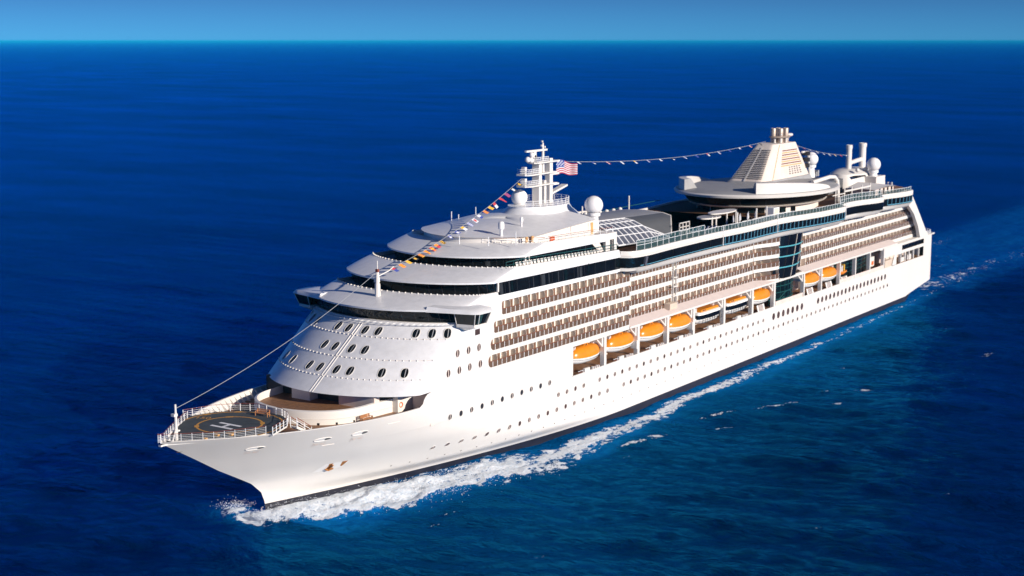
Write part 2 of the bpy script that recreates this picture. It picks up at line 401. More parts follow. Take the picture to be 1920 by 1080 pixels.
def railing(name, pts, h, parent, nr=5, step=1.5, pr=.06, rr=.03, top='redwood', zf=lambda x: 15.4, postm='rail', topr=.06, closed=False):
    b = MB(); pl = [Vector((x, y, zf(x))) for x, y in pts]
    if closed: pl.append(pl[0])
    for k in range(1, nr + 1): b.tube([p + Vector((0,0,h*k/nr)) for p in pl], topr if k == nr else rr, top if k == nr else postm, 4)
    acc = 0; last = -9
    L = [0]
    for i in range(len(pl)-1): L.append(L[-1] + (pl[i+1]-pl[i]).length)
    n = max(1, round(L[-1] / step))
    for k in range(n + 1):
        d = L[-1]*k/n; i = max(j for j in range(len(L)) if L[j] <= d + 1e-6); i = min(i, len(pl)-2)
        q = pl[i].lerp(pl[i+1], (d - L[i]) / max(1e-6, L[i+1]-L[i]))
        b.tube([q, q + Vector((0,0,h))], pr, postm, 5)
    return b.build(name, parent, 30)
z55 = lambda x: 15.5 + max(0, (x - 285) * .05)
railing('bow_rail', [(x, y) for x, y in edge], 1.2, ship, 5, 1.55, .04, .018, zf=z55, topr=.035)
railing('bow_rail', [(x, -y) for x, y in edge], 1.25, ship, 5, 1.55, .05, .022, zf=z55, topr=.04)
railing('bow_rail', [(x, y) for x, y in edge[-1:]] + [(292.1, 0)] + [(x, -y) for x, y in edge[-1:]], 1.35, ship, 6, .9, .08, .03, zf=z55)
ax = [(268.85, 1.4), (268.9, 2.6), (270.4, 5.3), (273.2, 7.6), (278.2, 9.3)]
railing('deck_rail', ax, 1.2, ship, 3, 1.35, .08, .025, zf=z55, topr=.04)
railing('deck_rail', [(268.85, -.6), (268.9, -2.6), (270.4, -5.3), (273.2, -7.6), (278.2, -9.3)], 1.2, ship, 4, 1.6, .06, .022, zf=z55, topr=.04)
b = MB()   # stair from helideck down to foredeck
for k in range(7): b.box(272.2 - .32*k - .32, 272.2 - .32*k, 7.6 + .10*k, 8.8 + .10*k, 15.2 - .25*k, 15.28 - .25*k, 'white')
for dy in (7.55, 8.85):
    b.add([(272.4, dy, 15.5), (272.4, dy, 15.1), (269.9, dy + .7, 13.7), (269.9, dy + .7, 14.1)], [[0,1,2,3]], 'white')
    b.tube([(272.4, dy, 16.8), (269.9, dy + .7, 15.0)], .06, 'redwood', 5); b.tube([(272.4, dy, 16.3), (269.9, dy + .7, 14.5)], .05, 'rail', 4)
    for t in (0, .5, 1): b.tube([(lerp(272.4, 269.9, t), dy + .7*t, lerp(15.3, 13.8, t)), (lerp(272.4, 269.9, t), dy + .7*t, lerp(16.8, 15.0, t))], .06, 'rail', 5)
b.build('stairway', ship, 0)
b = MB()
b.tube([(288.5, 0, 15.5), (288.5, 0, 18.2), (288.5, 0, 20.4)], [.26, .22, .14], 'white', 8)
b.tube([(290.2, .9, 15.6), (288.5, 0, 17.4)], .12, 'white', 6); b.box(288.2, 288.9, -.55, .1, 19.1, 19.5, 'white'); b.tube([(288.5, 0, 20.4), (288.5, 0, 20.9)], .16, 'white', 6)
b.box(288.1, 288.9, -.4, .4, 16.9, 17.1, 'white')
b.build('jackstaff', ship, 30)
for x, y in ((283.5, 3.2), (282, 4.6), (289.3, -1), (286, 3.3)):
    b = MB(); b.box(x-.25, x+.25, y-.3, y+.3, 15.55, 15.85, 'yellow' if x < 287 else 'white'); b.build('deck_light', ship, 0)

# ------------------------------------------------------------------ forward shell, bridge and layered visors
def front(xc, d, hw, xaft, za, zf, xs_n=8, n=40, nn=2.0, mm=1.3):
    """plan curve from port aft round the front to starboard aft; z runs za (aft) -> zf (front)"""
    xs = xc - d; P = []
    for k in range(xs_n): t = k / xs_n; x = lerp(xaft, xs, t); P.append((x, hw, lerp(za, zf, t)))
    for k in range(n + 1):
        s = math.sin(math.pi/2 - math.pi*k/n)
        x = xs + d * max(0, 1 - abs(s)**nn) ** (1/mm); P.append((x, hw*s, zf))
    for k in range(xs_n - 1, -1, -1): t = k / xs_n; x = lerp(xaft, xs, t); P.append((x, -hw, lerp(za, zf, t)))
    return P
def shell_x(y, z):
    xc = lerp(259.2, 245.4, (z - 17) / 9.9); d = lerp(8, 6.5, (z-17)/9.9); xs = xc - d
    return xs + d * max(0, 1 - abs(y/B)**2) ** (1/1.3)
XA = 232.4
b = MB()
rings = [front(lerp(259.2, 245.4, t), lerp(8, 6.5, t), B, XA, lerp(17.05, 26.9, t), lerp(17.05, 26.9, t)) for t in np.linspace(0, 1, 12)]
b.loft(rings, 'shell')
lo = front(258.9, 8, B - .3, XA, 17.05, 17.05); b.loft([rings[0], lo], 'shell')
b.loft([lo, [(x - 5 if abs(y) < 15 else x, y*.8, z) for x, y, z in lo]], 'shell')
# side plating above, up to the visor, in front of the balconies
for sg in (1, -1):
    b.loft([[(x, sg*B, z) for x in (XA, 234, 236.6)] for z in (26.9, 28.0, 29.0)], 'shell')
SHELL = b.build('forward_shell', ship, 40)
for z, ys in ((20.15, (-12.7, -9.5, -4.3, -1.75, 1.75, 4.3, 9.5, 12.7)), (22.95, (-4.3, -1.75, 1.75, 4.3)), (25.5, (-14.9, -12.9, -10.6, -9.0, -4.3, -1.75, 1.75, 4.3, 10.6, 12.9, 14.9))):
    for y in ys:
        if z > 25 and y == -9.0: continue
        c = Vector((shell_x(y, z), y, z)); k = 18
        ty = (Vector((shell_x(y+.2, z), y+.2, z)) - Vector((shell_x(y-.2, z), y-.2, z))).normalized()
        tz = (Vector((shell_x(y, z+.2), y, z+.2)) - Vector((shell_x(y, z-.2), y, z-.2))).normalized()
        n = ty.cross(tz).normalized(); n = n if n.x > 0 else -n
        tz = (tz*.35 + n.cross(ty).normalized()*.65*(1 if n.cross(ty).z > 0 else -1)).normalized()
        w = MB()
        def rg(r, off): return [c + n*off + ty*r*.62*math.copysign(abs(math.cos(a))**.8, math.cos(a)) + tz*r*.98*math.copysign(abs(math.sin(a))**.8, math.sin(a)) for a in [2*math.pi*i/k for i in range(k)]]
        w.loft([rg(1.14, .006), rg(1.1, .07), rg(.97, .07), rg(.95, .03)], 'white', True); w.poly(rg(.96, .03), 'glass')
        w.poly([c + n*.045 + ty*a + tz*q for a, q in ((.06, -.85), (.2, -.85), (.2, .85), (.06, .85))], 'roof')
        w.build('shell_window', SHELL, 30)
b = MB()
zs = np.linspace(17.1, 26.4, 12)
for dy in (-.28, .28):
    b.loft([[(shell_x(dy + q*.09, z) + h, dy + q*.09, z) for z in zs] for q, h in ((-1, .0), (-.6, .16), (.6, .16), (1, .0))], 'white')
b.build('centre_rib', SHELL, 30)
for z in (19.2, 21.8, 24.7):
    b = MB()
    for k in range(33):
        y = -15.2 + 30.4*k/32; x = shell_x(y, z)
        b.sphere((x + .05, y, z), .15, 'white', 8, -0.9)
    b.tube([(shell_x(y, z) + .02, y, z) for y in np.linspace(-15.5, 15.5, 40)], .035, 'divider', 4)
    b.build('seam_stud', SHELL, 30)
# bridge
b = MB()
lo = front(245.0, 6.5, B - .05, 236.5, 26.9, 26.9); hi = front(246.2, 7.4, B - .05, 236.5, 28.95, 28.95)
b.loft([lo, hi], 'glass')
for k in range(4, len(lo) - 4, 2):
    b.tube([Vector(lo[k]), Vector(hi[k])], .05, 'dark', 4)
BRG = b.build('bridge_window', ship, 40)
b = MB()
lo2 = front(245.5, 6.6, B, 239, 26.75, 26.75); hi2 = front(245.5, 6.6, B, 239, 27.0, 27.0); in2 = front(244.2, 6.6, B-.8, 239, 27.02, 27.02)
b.loft([front(244.8, 6.5, B - .2, 239, 26.7, 26.7), lo2, hi2, in2], 'white')
for k in range(8, len(lo2) - 8):
    p = Vector(lo2[k]); q = Vector(front(246.6, 6.8, B, 239, 26.75, 26.75)[k]); b.tube([p, q], .05, 'rail', 4)
b.tube([Vector(q) for q in front(246.6, 6.8, B, 239, 26.75, 26.75)][8:-8], .06, 'rail', 4)
b.build('window_catwalk', ship, 0)
for sg in (1, -1):
    b = MB()
    # wing floor / body
    prof = [(236.2, 15.9), (241.6, 15.9), (240.9, 19.6), (240.2, 20.0), (236.9, 20.0), (236.2, 19.6)]
    lowp = [(236.6, 15.9), (241.0, 15.9), (240.3, 19.0), (239.6, 19.3), (237.2, 19.3), (236.6, 19.0)]
    rr = [[(238 + (x-238)*.5, sg*(15.9 + (y-15.9)*.25), 25.7) for x, y in lowp], [(x, sg*y, 26.55) for x, y in lowp], [(x, sg*y, 27.0) for x, y in lowp]]
    b.loft(rr, 'white', True, True, True)
    WG = b.build('bridge_wing', ship, 35)
    g = MB(); g.loft([[(x, sg*y*.995, 27.0) for x, y in lowp], [(x, sg*y, 28.9) for x, y in prof]], 'glass', True)
    for k, (x, y) in enumerate(lowp): g.tube([(x, sg*y, 27.0), (prof[k][0], sg*prof[k][1], 28.9)], .08, 'white', 4)
    g.poly([(240.0, sg*19.25, 27.15), (239.0, sg*19.35, 27.15), (239.2, sg*20.05, 28.75), (240.1, sg*19.95, 28.75)], 'clear')
    g.build('wing_window', WG, 30)
    r_ = MB(); k = 14; top_, bot_ = [], []
    for (x, y) in ((235.6, 11.5), (243.6, 11.5), (242.5, 15), (241.6, 18.2), (241.1, 19.6), (240.3, 20.3), (236.7, 20.3), (235.8, 19.6), (235.6, 17.0)):
        bot_.append((x, sg*y, 28.9)); top_.append((x if x < 240 else x - .5, sg*(y if y < 19 else y - .35), 29.45 + (.35 if y < 13 else 0.1 if y < 19 else -.1)))
    r_.loft([bot_, top_], 'shell', True, True, True); r_.build('wing_roof', WG, 50)
def visor(name, lo, hi, inset):
    b = MB()
    lip = [(x, y, z + .28) for x, y, z in lo]
    n = 7; rings = [lo, lip]
    for k in range(1, n + 1):
        t = k / n; rings.append([tuple(lerp(p[i], q[i], t if i < 2 else (t*1.0 + .18*math.sin(math.pi*t)*.3)) for i in range(3)) for p, q in zip(lip, hi)])
    rings.append([(x - .3 if abs(y) < 14 else x, y*.985, z + .05) for x, y, z in hi]); rings.append([(x - .35 if abs(y) < 14 else x, y*.98, z - .9) for x, y, z in hi])
    b.loft(rings, 'shell')
    b.loft([[(x - inset if abs(y) < 15 else x - inset*.2, y*.985, z) for x, y, z in lo], lo], 'shell')
    return b.build(name, ship, 45)
V1lo = front(246.9, 8.0, B + .02, 187.5, 29.0, 28.95); V1hi = front(239.2, 6.0, B - .15, 187.5, 29.6, 30.75)
V2lo = front(238.2, 8.0, B + .02, 187.5, 31.75, 32.3); V2hi = front(229.7, 6.5, B - .25, 187.5, 33.15, 34.25)
V3lo = front(228.3, 9.0, 15.2, 191, 35.2, 35.5); V3hi = front(219.8, 7.5, 14.9, 191, 36.6, 37.3)
def noside(P, x0): return P
visor('visor_roof', V1lo, V1hi, 3.0); visor('visor_roof', V2lo, V2hi, 3.0); visor('visor_roof', V3lo, V3hi, 3.0)
def stud_row(name, P, step=3, off=.28, r=.14):
    b = MB(); b.tube(P[6:-6], .05, 'white', 4)
    for k in range(6, len(P) - 6):
        x, y, z = P[k]
        b.box(x - .2, x + .10, y - .05, y + .05, z + .0, z + .18, 'white')
    return b.build(name, ship, 0)
stud_row('parapet_trim', V1hi); stud_row('parapet_trim', V2hi); stud_row('parapet_trim', V3hi)
def windband(lo, hi, mulstep, frame='dark', mull='dark', zoff=0):
    b = MB(); b.loft([lo, hi], 'glass')
    for k in range(1, len(lo) - 1, mulstep): b.tube([Vector(lo[k]), Vector(hi[k])], .05, mull, 4)
    for k in range(1, len(lo) - 2):          # curtains and dim rooms behind some panes
        if random.random() < .3:
            a_, c_ = Vector(lo[k]), Vector(lo[k+1]); u_, w_ = Vector(hi[k]), Vector(hi[k+1]); o_ = Vector((.02, .02 if a_.y > 0 else -.02, 0)); t0_, t1_ = sorted((random.random(), random.random()))
            b.add([a_.lerp(c_, t0_) + o_, a_.lerp(c_, t1_) + o_, u_.lerp(w_, t1_).lerp(a_.lerp(c_, t1_), .12) + o_, u_.lerp(w_, t0_).lerp(a_.lerp(c_, t0_), .12) + o_], [[0, 1, 2, 3]], random.choice(['curtain', 'green', 'curtain']))
    return b.build('window_band', ship, 40)
random.seed(5)
wb1 = windband(front(236.2, 7.5, B - .04, 187.5, 29.5, 30.1, 22), front(236.6, 7.5, B - .04, 187.5, 31.8, 32.4, 22), 2)
wb2 = windband(front(226.4, 8.5, 14.6, 191.5, 33.1, 33.9, 22), front(226.6, 8.5, 14.6, 191.5, 35.3, 35.6, 22), 2)
b = MB()
b.box(228.9, 229.3, B - .3, B + .03, 30.7, 32.5, 'white'); b.box(199.2, 199.5, B - .3, B + .02, 30.1, 32.0, 'green'); b.box(218.3, 218.7, 14.4, 14.7, 33.8, 35.5, 'white'); b.box(217.2, 217.5, 14.4, 14.7, 33.8, 35.5, 'cream')
b.build('window_post', ship, 0)
b = MB()
for lo, zz, m in ((V1hi, 30.2, 'roof'), (V2hi, 33.6, 'roof2'), (V3hi, 36.6, 'roof')):
    P = [(x - .4, y*.975) for x, y, z in lo]
    b.poly([(x, y, zz - (219 - x) * .012 if x < 219 else zz) for x, y in P], m)
b.build('roof_deck', ship, 0)
# side passage behind the upper side rail
railing('side_rail', [(x, 15.6) for x in np.linspace(226, 188, 20)], 1.15, ship, 2, 2.4, .05, .04, top='tealrib', zf=lambda x: interp(x, [187.5, 221], [33.15, 34.25]), postm='tealrib', topr=.06)
b = MB()
for k in range(26):
    x = 221 - 1.15*k; z = interp(x, [187.5, 221], [32.6, 33.7]) + .35
    b.box(x, x + .8, 14.85, 15.45, z, z + .1, 'white'); b.add([(x, 14.9, z + .1), (x + .8, 14.9, z + .1), (x + .8, 14.7, z + .75), (x, 14.7, z + .75)], [[0,1,2,3]], 'white')
b.build('side_step', ship, 0)
b = MB()   # white outer wall of the top deck, aft of the third visor
for x0, x1, ya in ((187.0, 191.2, 15.0),):
    b.box(x0, x1, -ya, ya, 33.0, 36.6, 'white')
b.box(188.2, 189.6, 15.02, 15.06, 33.2, 35.3, 'dark'); b.box(188.85, 188.95, 15.05, 15.08, 33.2, 35.3, 'cream')
b.add([(195.8, 14.8, 35.1), (193.2, 14.8, 35.1), (191.6, 14.8, 33.4), (193.2, 14.8, 33.4)], [[0,1,2,3]], 'cream')
b.build('deckhouse_wall', ship, 0)
# top house with crowned roof
def house(xc, hw, zf, za): return front(xc, 9.0, hw, 190.5, za, zf, 10)
b = MB(); base = house(220.6, 12.4, 36.4, 36.2); eave = house(220.4, 12.2, 38.0, 39.0); ev2 = house(221.0, 12.6, 38.25, 39.25)
b.loft([base, eave, ev2], 'white')
n = len(ev2); rings = [ev2]
for t in (.15, .3, .5, .7, .85, 1.0):
    rings.append([(lerp(x, 203 if x > 203 else x, t), y*(1-t), lerp(z, z + 1.55*math.sin(t*math.pi/2), 1) if True else z) for x, y, z in ev2])
b.loft(rings, 'shell'); b.poly([base[0], eave[0], ev2[0], (190.5, 0, 40.8), ev2[-1], eave[-1], base[-1]], 'white')
TOP = b.build('top_house', ship, 35)
for x in (214.5, 212.6):
    d = MB(); d.box(x - .35, x + .35, 12.2, 12.34, 36.5, 38.3, 'furn'); d.build('house_door', TOP, 0)
b = MB(); b.box(205.8, 207.0, 12.35, 12.75, 36.7, 37.5, 'ringo'); b.build('equipment_locker', TOP, 0)
b = MB()
b.box(199.5, 199.58, 12.3, 12.36, 36.8, 38.6, 'pinkw'); b.box(191.5, 192.3, 12.3, 12.38, 36.5, 38.7, 'furn'); b.box(192.9, 193.3, 12.3, 12.38, 36.5, 38.7, 'cream')
b.build('wall_panel', TOP, 0)
for x, y, h, r in ((216.3, 8.0, 2.1, .55), (208.2, 7.0, 1.35, .3)):
    z = 38.9 if x > 212 else 39.6
    b = MB(); b.lathe((x, y, z), [(r*.5, -.6), (r*.5, .35*h), (r, .35*h), (r*1.05, .7*h), (r*.9, .95*h), (r*.4, 1.02*h), (.01, 1.03*h)], 'dome', 14); b.build('antenna_pod', TOP, 35)
b = MB()
for x, y, h in ((222.5, 9.5, 1.6), (218.8, 12.8, 2.4), (223.6, 4, 1.5), (207, -9.8, 2.2), (204, -10.3, 1.4), (198, -10.5, 2.2)): b.tube([(x, y, 37.4), (x, y, 37.4 + h + (1.2 if y < 0 else 0))], .08, 'rail', 5)
b.build('whip_antenna', ship, 0)
railing('roof_rail', [(x, y) for x, y, z in V3hi][9:26], 1.0, ship, 2, 2.2, .05, .03, top='redwood', zf=lambda x: 37.2, topr=.05)
railing('roof_rail', [(x, 14.6) for x in np.linspace(211, 188, 12)], 1.0, ship, 2, 2.2, .05, .03, top='redwood', zf=lambda x: interp(x, [188, 212], [36.55, 37.2]), topr=.05)
# mast on its flared cone
b = MB()
b.loft([[(192 + rx*math.cos(a) + dx, ry*math.sin(a), z) for a in [2*math.pi*k/36 for k in range(36)]] for rx, ry, dx, z in ((11.2, 8.2, 0, 38.6), (10.0, 6.8, 0, 39.7), (8.6, 5.6, -.3, 40.6), (8.0, 5.0, -.5, 41.3), (8.0, 5.0, -.5, 41.55), (7.4, 4.5, -.5, 41.55))], 'shell', True, False, True)
b.build('mast_cone', ship, 35)
b = MB()
b.box(187.35, 188.45, -.55, .55, 41.5, 50.2, 'white'); b.box(191.7, 192.7, -.8, .8, 41.5, 49.8, 'white'); b.box(189.6, 190.3, -.5, .5, 41.5, 46.0, 'white')
b.tube([(190.1, 0, 47), (190.1, 0, 51.8), (190.1, 0, 53.3)], [.36, .26, .16], 'white', 8)
b.box(193.0, 193.8, -.4, .4, 49.6, 51.8, 'white')
MAST = b.build('main_mast', ship, 0)
for z, x0, x1, w in ((45.3, 186.5, 198.0, 1.8), (47.5, 186.5, 198.0, 1.8), (49.6, 185.2, 194.5, 1.5)):
    p_ = MB(); p_.prism_xy([(x0, -w*.6), (x1 - 1.2, -w), (x1, -w*.5), (x1, w*.5), (x1 - 1.2, w), (x0, w*.6)], z - .12, z + .12, 'white')
    for k in range(9):
        x = lerp(x1 - 4.6, x1, k/8); p_.tube([(x, w*.8, z), (x + .15, w*.8, z + 1.1)], .05, 'rail', 4)
    for h in (.4, .75, 1.1): p_.tube([(x1 - 4.6, w*.8, z + h), (x1 - 1, w*.8, z + h), (x1 + .1, 0, z + h), (x1 - 1, -w*.8, z + h)], .05, 'rail', 4)
    p_.box(x1 - 1.6, x1 - .9, -.4, .4, z + .1, z + 1.5, 'white')
    p_.build('mast_platform', MAST, 0)
for z, x0 in ((49.45, 183.5), (47.0, 184.4), (44.95, 184.4)):
    p_ = MB(); p_.box(x0, 188, -.18, .18, z - .18, z + .18, 'white'); p_.build('yard_arm', MAST, 0)
p_ = MB(); p_.loft([[(188, -.5, 42.9), (188, .5, 42.9), (188, .5, 43.3), (188, -.5, 43.3)], [(182.0, -.7, 44.3), (182.0, .7, 44.3), (182.0, .7, 44.65), (182.0, -.7, 44.65)]], 'white', True, True, True); p_.build('flag_gaff', MAST, 0)
p_ = MB(); p_.box(188.8, 196.2, -.22, .22, 51.75, 52.1, 'white'); p_.build('radar_scanner', MAST, 0)
for x, z in ((196.1, 50.4), (194.9, 50.2), (194.6, 51.2)):
    p_ = MB(); p_.sphere((x, .4, z), .55, 'dome', 12); p_.build('antenna_ball', MAST, 60)
p_ = MB()
for dx, dz in ((-.6, 52.3), (.5, 52.6), (-.5, 51.0), (.3, 53.4)): p_.box(190.1 + dx - .15, 190.1 + dx + .15, -.15, .15, dz, dz + .35, 'dark' if dz < 52 else 'white')
for dx in (-.8, -1.1): p_.box(188.4 + dx, 188.4 + dx + .1, .2, .3, 44, 49, 'redwood')
p_.build('mast_lamp', MAST, 0)
railing('cone_rail', [(192 - .5 + 7.9*math.cos(a), 4.9*math.sin(a)) for a in [R(20) + R(230)*k/20 for k in range(21)]], 1.2, ship, 3, 1.5, .05, .03, top='rail', zf=lambda x: 41.5, topr=.04)
def radome(x, y, z, r, zb):
    b = MB(); b.sphere((x, y, z), r, 'dome', 28)
    d = b.build('radar_dome', ship, 60)
    p_ = MB(); p_.lathe((x, y, 0), [(r*.62, zb), (r*.5, z - r*1.25), (r*.72, z - r*1.15), (r*.72, z - r*.8)], 'dome', 20); p_.build('dome_pedestal', d, 30)
radome(194.8, -2.4, 42.9, 1.6, 41.2)
radome(188.4, 10.6, 41.6, 1.8, 36.6)
b = MB(); b.tube([(188.4, 10.6, 33), (188.4, 10.6, 39)], .5, 'white', 10); b.build('dome_post', ship, 30)
# small signal mast on the first visor
b = MB()
b.tube([(241.7, 0, 29.9), (241.7, 0, 32.4)], [.52, .46], 'white', 10); b.tube([(241.7, 0, 32.4), (241.7, 0, 34.8)], [.34, .26], 'white', 8); b.tube([(241.7, 0, 34.8), (241.7, 0, 36.3)], .09, 'white', 6)
b.box(241.3, 241.9, -.6, .2, 32.6, 33.4, 'white'); b.tube([(241.9, .1, 33.6), (239.6, .8, 34.4), (237.6, .2, 34.8)], .1, 'white', 6); b.box(241.55, 242.0, -.2, .3, 34.4, 34.9, 'redwood')
b.build('signal_mast', ship, 30)

# ------------------------------------------------------------------ accommodation core and balconies
b = MB()
b.box(184, 236, -B + .3, 14.8, 17.2, 29.2, 'pinkw'); b.box(16, 184, -14, 12.85, 17.2, 29.6, 'pinkw')
b.box(30, 204.5, -B, 9.8, 11.2, 17.2, 'pinkw')
b.box(204.5, 248, -B + .3, 15.7, 11.2, 17.0, 'pinkw'); b.box(236, 238.6, -13, 13, 17.0, 28.9, 'white')
b.build('core_block', ship, 0)
b = MB()
b.loft([[(x, -B - .01, z) for x in (8, 240)] for z in (11.4, 14.2, 14.3, 17, 29.5)], 'white'); b.build('starboard_side', ship, 0)
b = MB()
for z in (19, 21.9, 24.8, 27.8):
    for k in range(60): b.box(14 + 3.6*k, 16.6 + 3.6*k, -B - .05, -B, z, z + 1.5, 'brglass')
o = b.build('starboard_balcony', ship, 0); o['kind'] = 'stuff'
TZ = [(17.95, 20.1), (20.85, 22.9), (23.75, 25.75), (26.6, 29.0)]       # opening z0,z1 of each tier
SL = [(17.05, 17.95), (20.1, 20.85), (22.9, 23.75), (25.75, 26.6)]
ndiv = 0
restdiv = MB()
def tier(k, x0, x1, yf, yb, seg, fwd, pitch, zs0=None, z1=None, shelf=False, curve=None):
    """one storey of balconies: band at foot, glazed rail, dividers, doors behind; facing port"""
    global ndiv
    z0, zt = TZ[k]; zt = z1 or zt
    yfun = curve or (lambda x: yf)
    xs = np.linspace(x0, x1, 24 if curve else 2)
    b = MB()
    s0, s1 = SL[k]
    b.loft([[(x, yb, s0) for x in xs], [(x, yfun(x), s0) for x in xs], [(x, yfun(x), s1) for x in xs], [(x, yb, s1) for x in xs]], 'white')
    T = b.build('balcony_tier', ship, 0)
    w = MB(); w.loft([[(x, yb + .05, z0) for x in (x0, x1)], [(x, yb + .05, zt) for x in (x0, x1)]], 'white')
    n = max(1, round((x1 - x0) / pitch)); p = (x1 - x0) / n
    for i in range(n):
        xa = x0 + p*i
        w.box(xa + p*.20, xa + p*.44, yb + .05, yb + .12, z0, zt - .2, 'door'); w.box(xa + p*.50, xa + p*.54, yb + .05, yb + .12, z0, zt - .2, 'door')
        if i % 7 != 3: w.box(xa + p*.46, xa + p*.66, yb + .2, yb + .7, z0, z0 + .75, 'furn')
    w.build('door_wall', T, 0)
    r = MB(); r.loft([[(x, yfun(x) - .06, z) for x in xs] for z in (z0 + .02, z0 + 1.0)], 'brglass')
    r.tube([(x, yfun(x) - .05, z0 + 1.03) for x in xs], .045, 'redwood', 4)
    m = max(1, round((x1 - x0) / (pitch/2)))
    for i in range(m + 1):
        x = lerp(x0, x1, i/m); y = yfun(x); r.box(x - .05, x + .05, y - .09, y - .005, z0, z0 + 1.0, 'rail')
    r.build('balcony_rail', T, 0)
    for i in range(n + 1):
        x = x0 + p*i; yo = yfun(x) - .12; h = zt; pts = [(yb, z0), (yo, z0), (yo, h - .75)]
        for a in (20, 45, 70, 90): pts.append((yo - .6*(1 - math.cos(R(a))), h - .75 + .70*math.sin(R(a))))
        pts.append((yb, h - .05))
        d = MB() if (ndiv < 100 and fwd) else restdiv
        o_ = len(d.v); q = len(pts)
        d.add([(x + .04, y, z) for y, z in pts] + [(x - .04, y, z) for y, z in pts], [list(range(q)), list(range(2*q-1, q-1, -1))] + [[j, (j+1) % q, (j+1) % q + q, j + q] for j in range(q)], 'divider')
        if d is not restdiv: d.build('balcony_divider', T, 0); ndiv += 1
    return T
ends = (232.1, 231.4, 230.4, 228.0)
for k in range(4):
    T = tier(k, 183.6, ends[k], B, 14.85, 0, True, 2.78)
    # fillets closing the forward end of the opening
    z0, zt = TZ[k]; xe = ends[k]; b = MB()
    b.box(xe, 232.4, 15.6, B - .002, SL[k][0], SL[k+1][0] if k < 3 else 29.05, 'white')
    rr = 1.0 if k < 2 else .5
    for (zc, sgn) in ((z0, 1), (zt, -1)):
        pts = [(xe, zc)] + [(xe - rr + rr*math.sin(a), zc + sgn*(rr - rr*math.cos(a))) for a in [R(90*i/6) for i in range(7)]][::-1]
        pts = [(xe + .01, zc)] + [(xe - rr*(1 - math.sin(a)), zc + sgn*rr*(1 - math.cos(a))) for a in [R(15*i) for i in range(7)]]
        b.prism_xz(pts, 15.75, B - .004, 'white')
    b.build('opening_end', T, 0)
for k in (1, 2, 3):
    tier(k, 122.5, 183.4, 14.0, 12.95, 1, k == 1, 2.85, z1=(28.15 if k == 3 else None))
    tier(k, 12.0 + 2.5*k, 95.0, 14.0, 12.95, 2, False, 2.6, z1=(28.15 if k == 3 else None))
tier(0, 122.5, 183.4, 14.0, 12.95, 1, True, 2.85, z1=None); tier(0, 12.0, 92.0, 14.0, 12.95, 2, False, 2.6)
def swing(x): t = (122.5 - x) / 10.0; return 14.0 + 2.1*(t*t*(3-2*t))
for k in range(4): tier(k, 112.6, 122.3, 14.0, 12.95, 1, False, 3.3, z1=(28.15 if k == 3 else None), curve=swing)
o = restdiv.build('balcony_divider', ship, 0); o['kind'] = 'stuff'
b = MB()   # crane-like gangway ladder on the side
for dy in (14.2, ): 
    b.box(160.7, 160.85, 14.0, 14.4, 18.0, 28.5, 'white'); b.box(162.0, 162.15, 14.0, 14.4, 18.0, 28.5, 'white')
    for k in range(6): b.box(160.5, 162.3, 14.0, 14.5, 18.5 + 1.9*k, 18.7 + 1.9*k, 'white')
    b.box(162.2, 165.4, 14.0, 15.4, 18.1, 19.3, 'divider')
b.build('side_ladder', ship, 0)
b = MB(); b.box(234.6, 236.0, B, B+.04, 24.3, 25.3, 'port'); b.build('vent_grille', ship, 0)

# sloping shelf over the boat deck
b = MB()
for x0, x1 in ((112, 183.5), (33, 98)):
    xs = (x0, x1)
    b.loft([[(x, 13.9, 18.35) for x in xs], [(x, 16.25, 17.5) for x in xs], [(x, 16.25, 17.1) for x in xs], [(x, 15.6, 17.05) for x in xs], [(x, 9.8, 17.05) for x in xs]], 'shelf', mf=lambda i, j: 'shelf' if j == 0 else 'white')
b.loft([[(x, 15.9, 17.75) for x in (98, 112)], [(x, 16.25, 17.5) for x in (98, 112)], [(x, 16.25, 17.1) for x in (98, 112)], [(x, 9.8, 17.05) for x in (98, 112)]], 'white')
b.loft([[(x, B + .005, 17.02) for x in (183.5, 205)], [(x, 15.6, 17.02) for x in (183.5, 205)], [(x, 9.8, 17.02) for x in (183.5, 205)]], 'white')
b.poly([(183.55, 13.9, 18.35), (183.55, 16.25, 17.5), (183.55, 16.25, 17.1), (183.55, 13.9, 17.1)], 'white')
b.build('boat_deck_roof', ship, 0)
# boat deck, pillars, davits, edge fittings
b = MB(); b.box(33, 205, 9.5, 15.95, 11.0, 11.2, 'wood'); b.build('boat_deck', ship, 0)
b = MB(); b.loft([[(x, B, z) for x in (33, 205)] for z in (11.4, 11.5)], 'white'); b.loft([[(x, B, 11.5) for x in (33, 205)], [(x, B - .25, 11.5) for x in (33, 205)], [(x, B - .25, 11.2) for x in (33, 205)]], 'white'); b.build('deck_edge', ship, 0)
PIL = [192.85, 179.8, 167.4, 155.8, 141.2, 126.7, 114.7, 97.4, 86.5, 74.4, 63.7, 53.3, 42.8]
for i, x in enumerate(PIL):
    b = MB(); w = .42 if i < 7 else .3
    b.box(x - w, x + w, 15.2, B + .02, 11.2, 17.1, 'white')
    b.build('deck_pillar', ship, 0)
    if i < 9:
        d = MB()
        d.box(x - 1.1, x - .5, 13.4, 15.6, 13.2, 16.9, 'pinkw'); d.box(x + .5, x + 1.0, 13.6, 15.9, 15.2, 16.9, 'white')
        d.tube([(x + .9, 15.8, 15.4), (x + 1.5, 15.2, 16.5), (x + 1.5, 13.5, 16.9)], .18, 'white', 6)
        d.box(x + .4, x + .9, 14.8, 16.2, 12.6, 14.3, 'white') if i in (1, 3) else None
        d.build('davit', ship, 0)
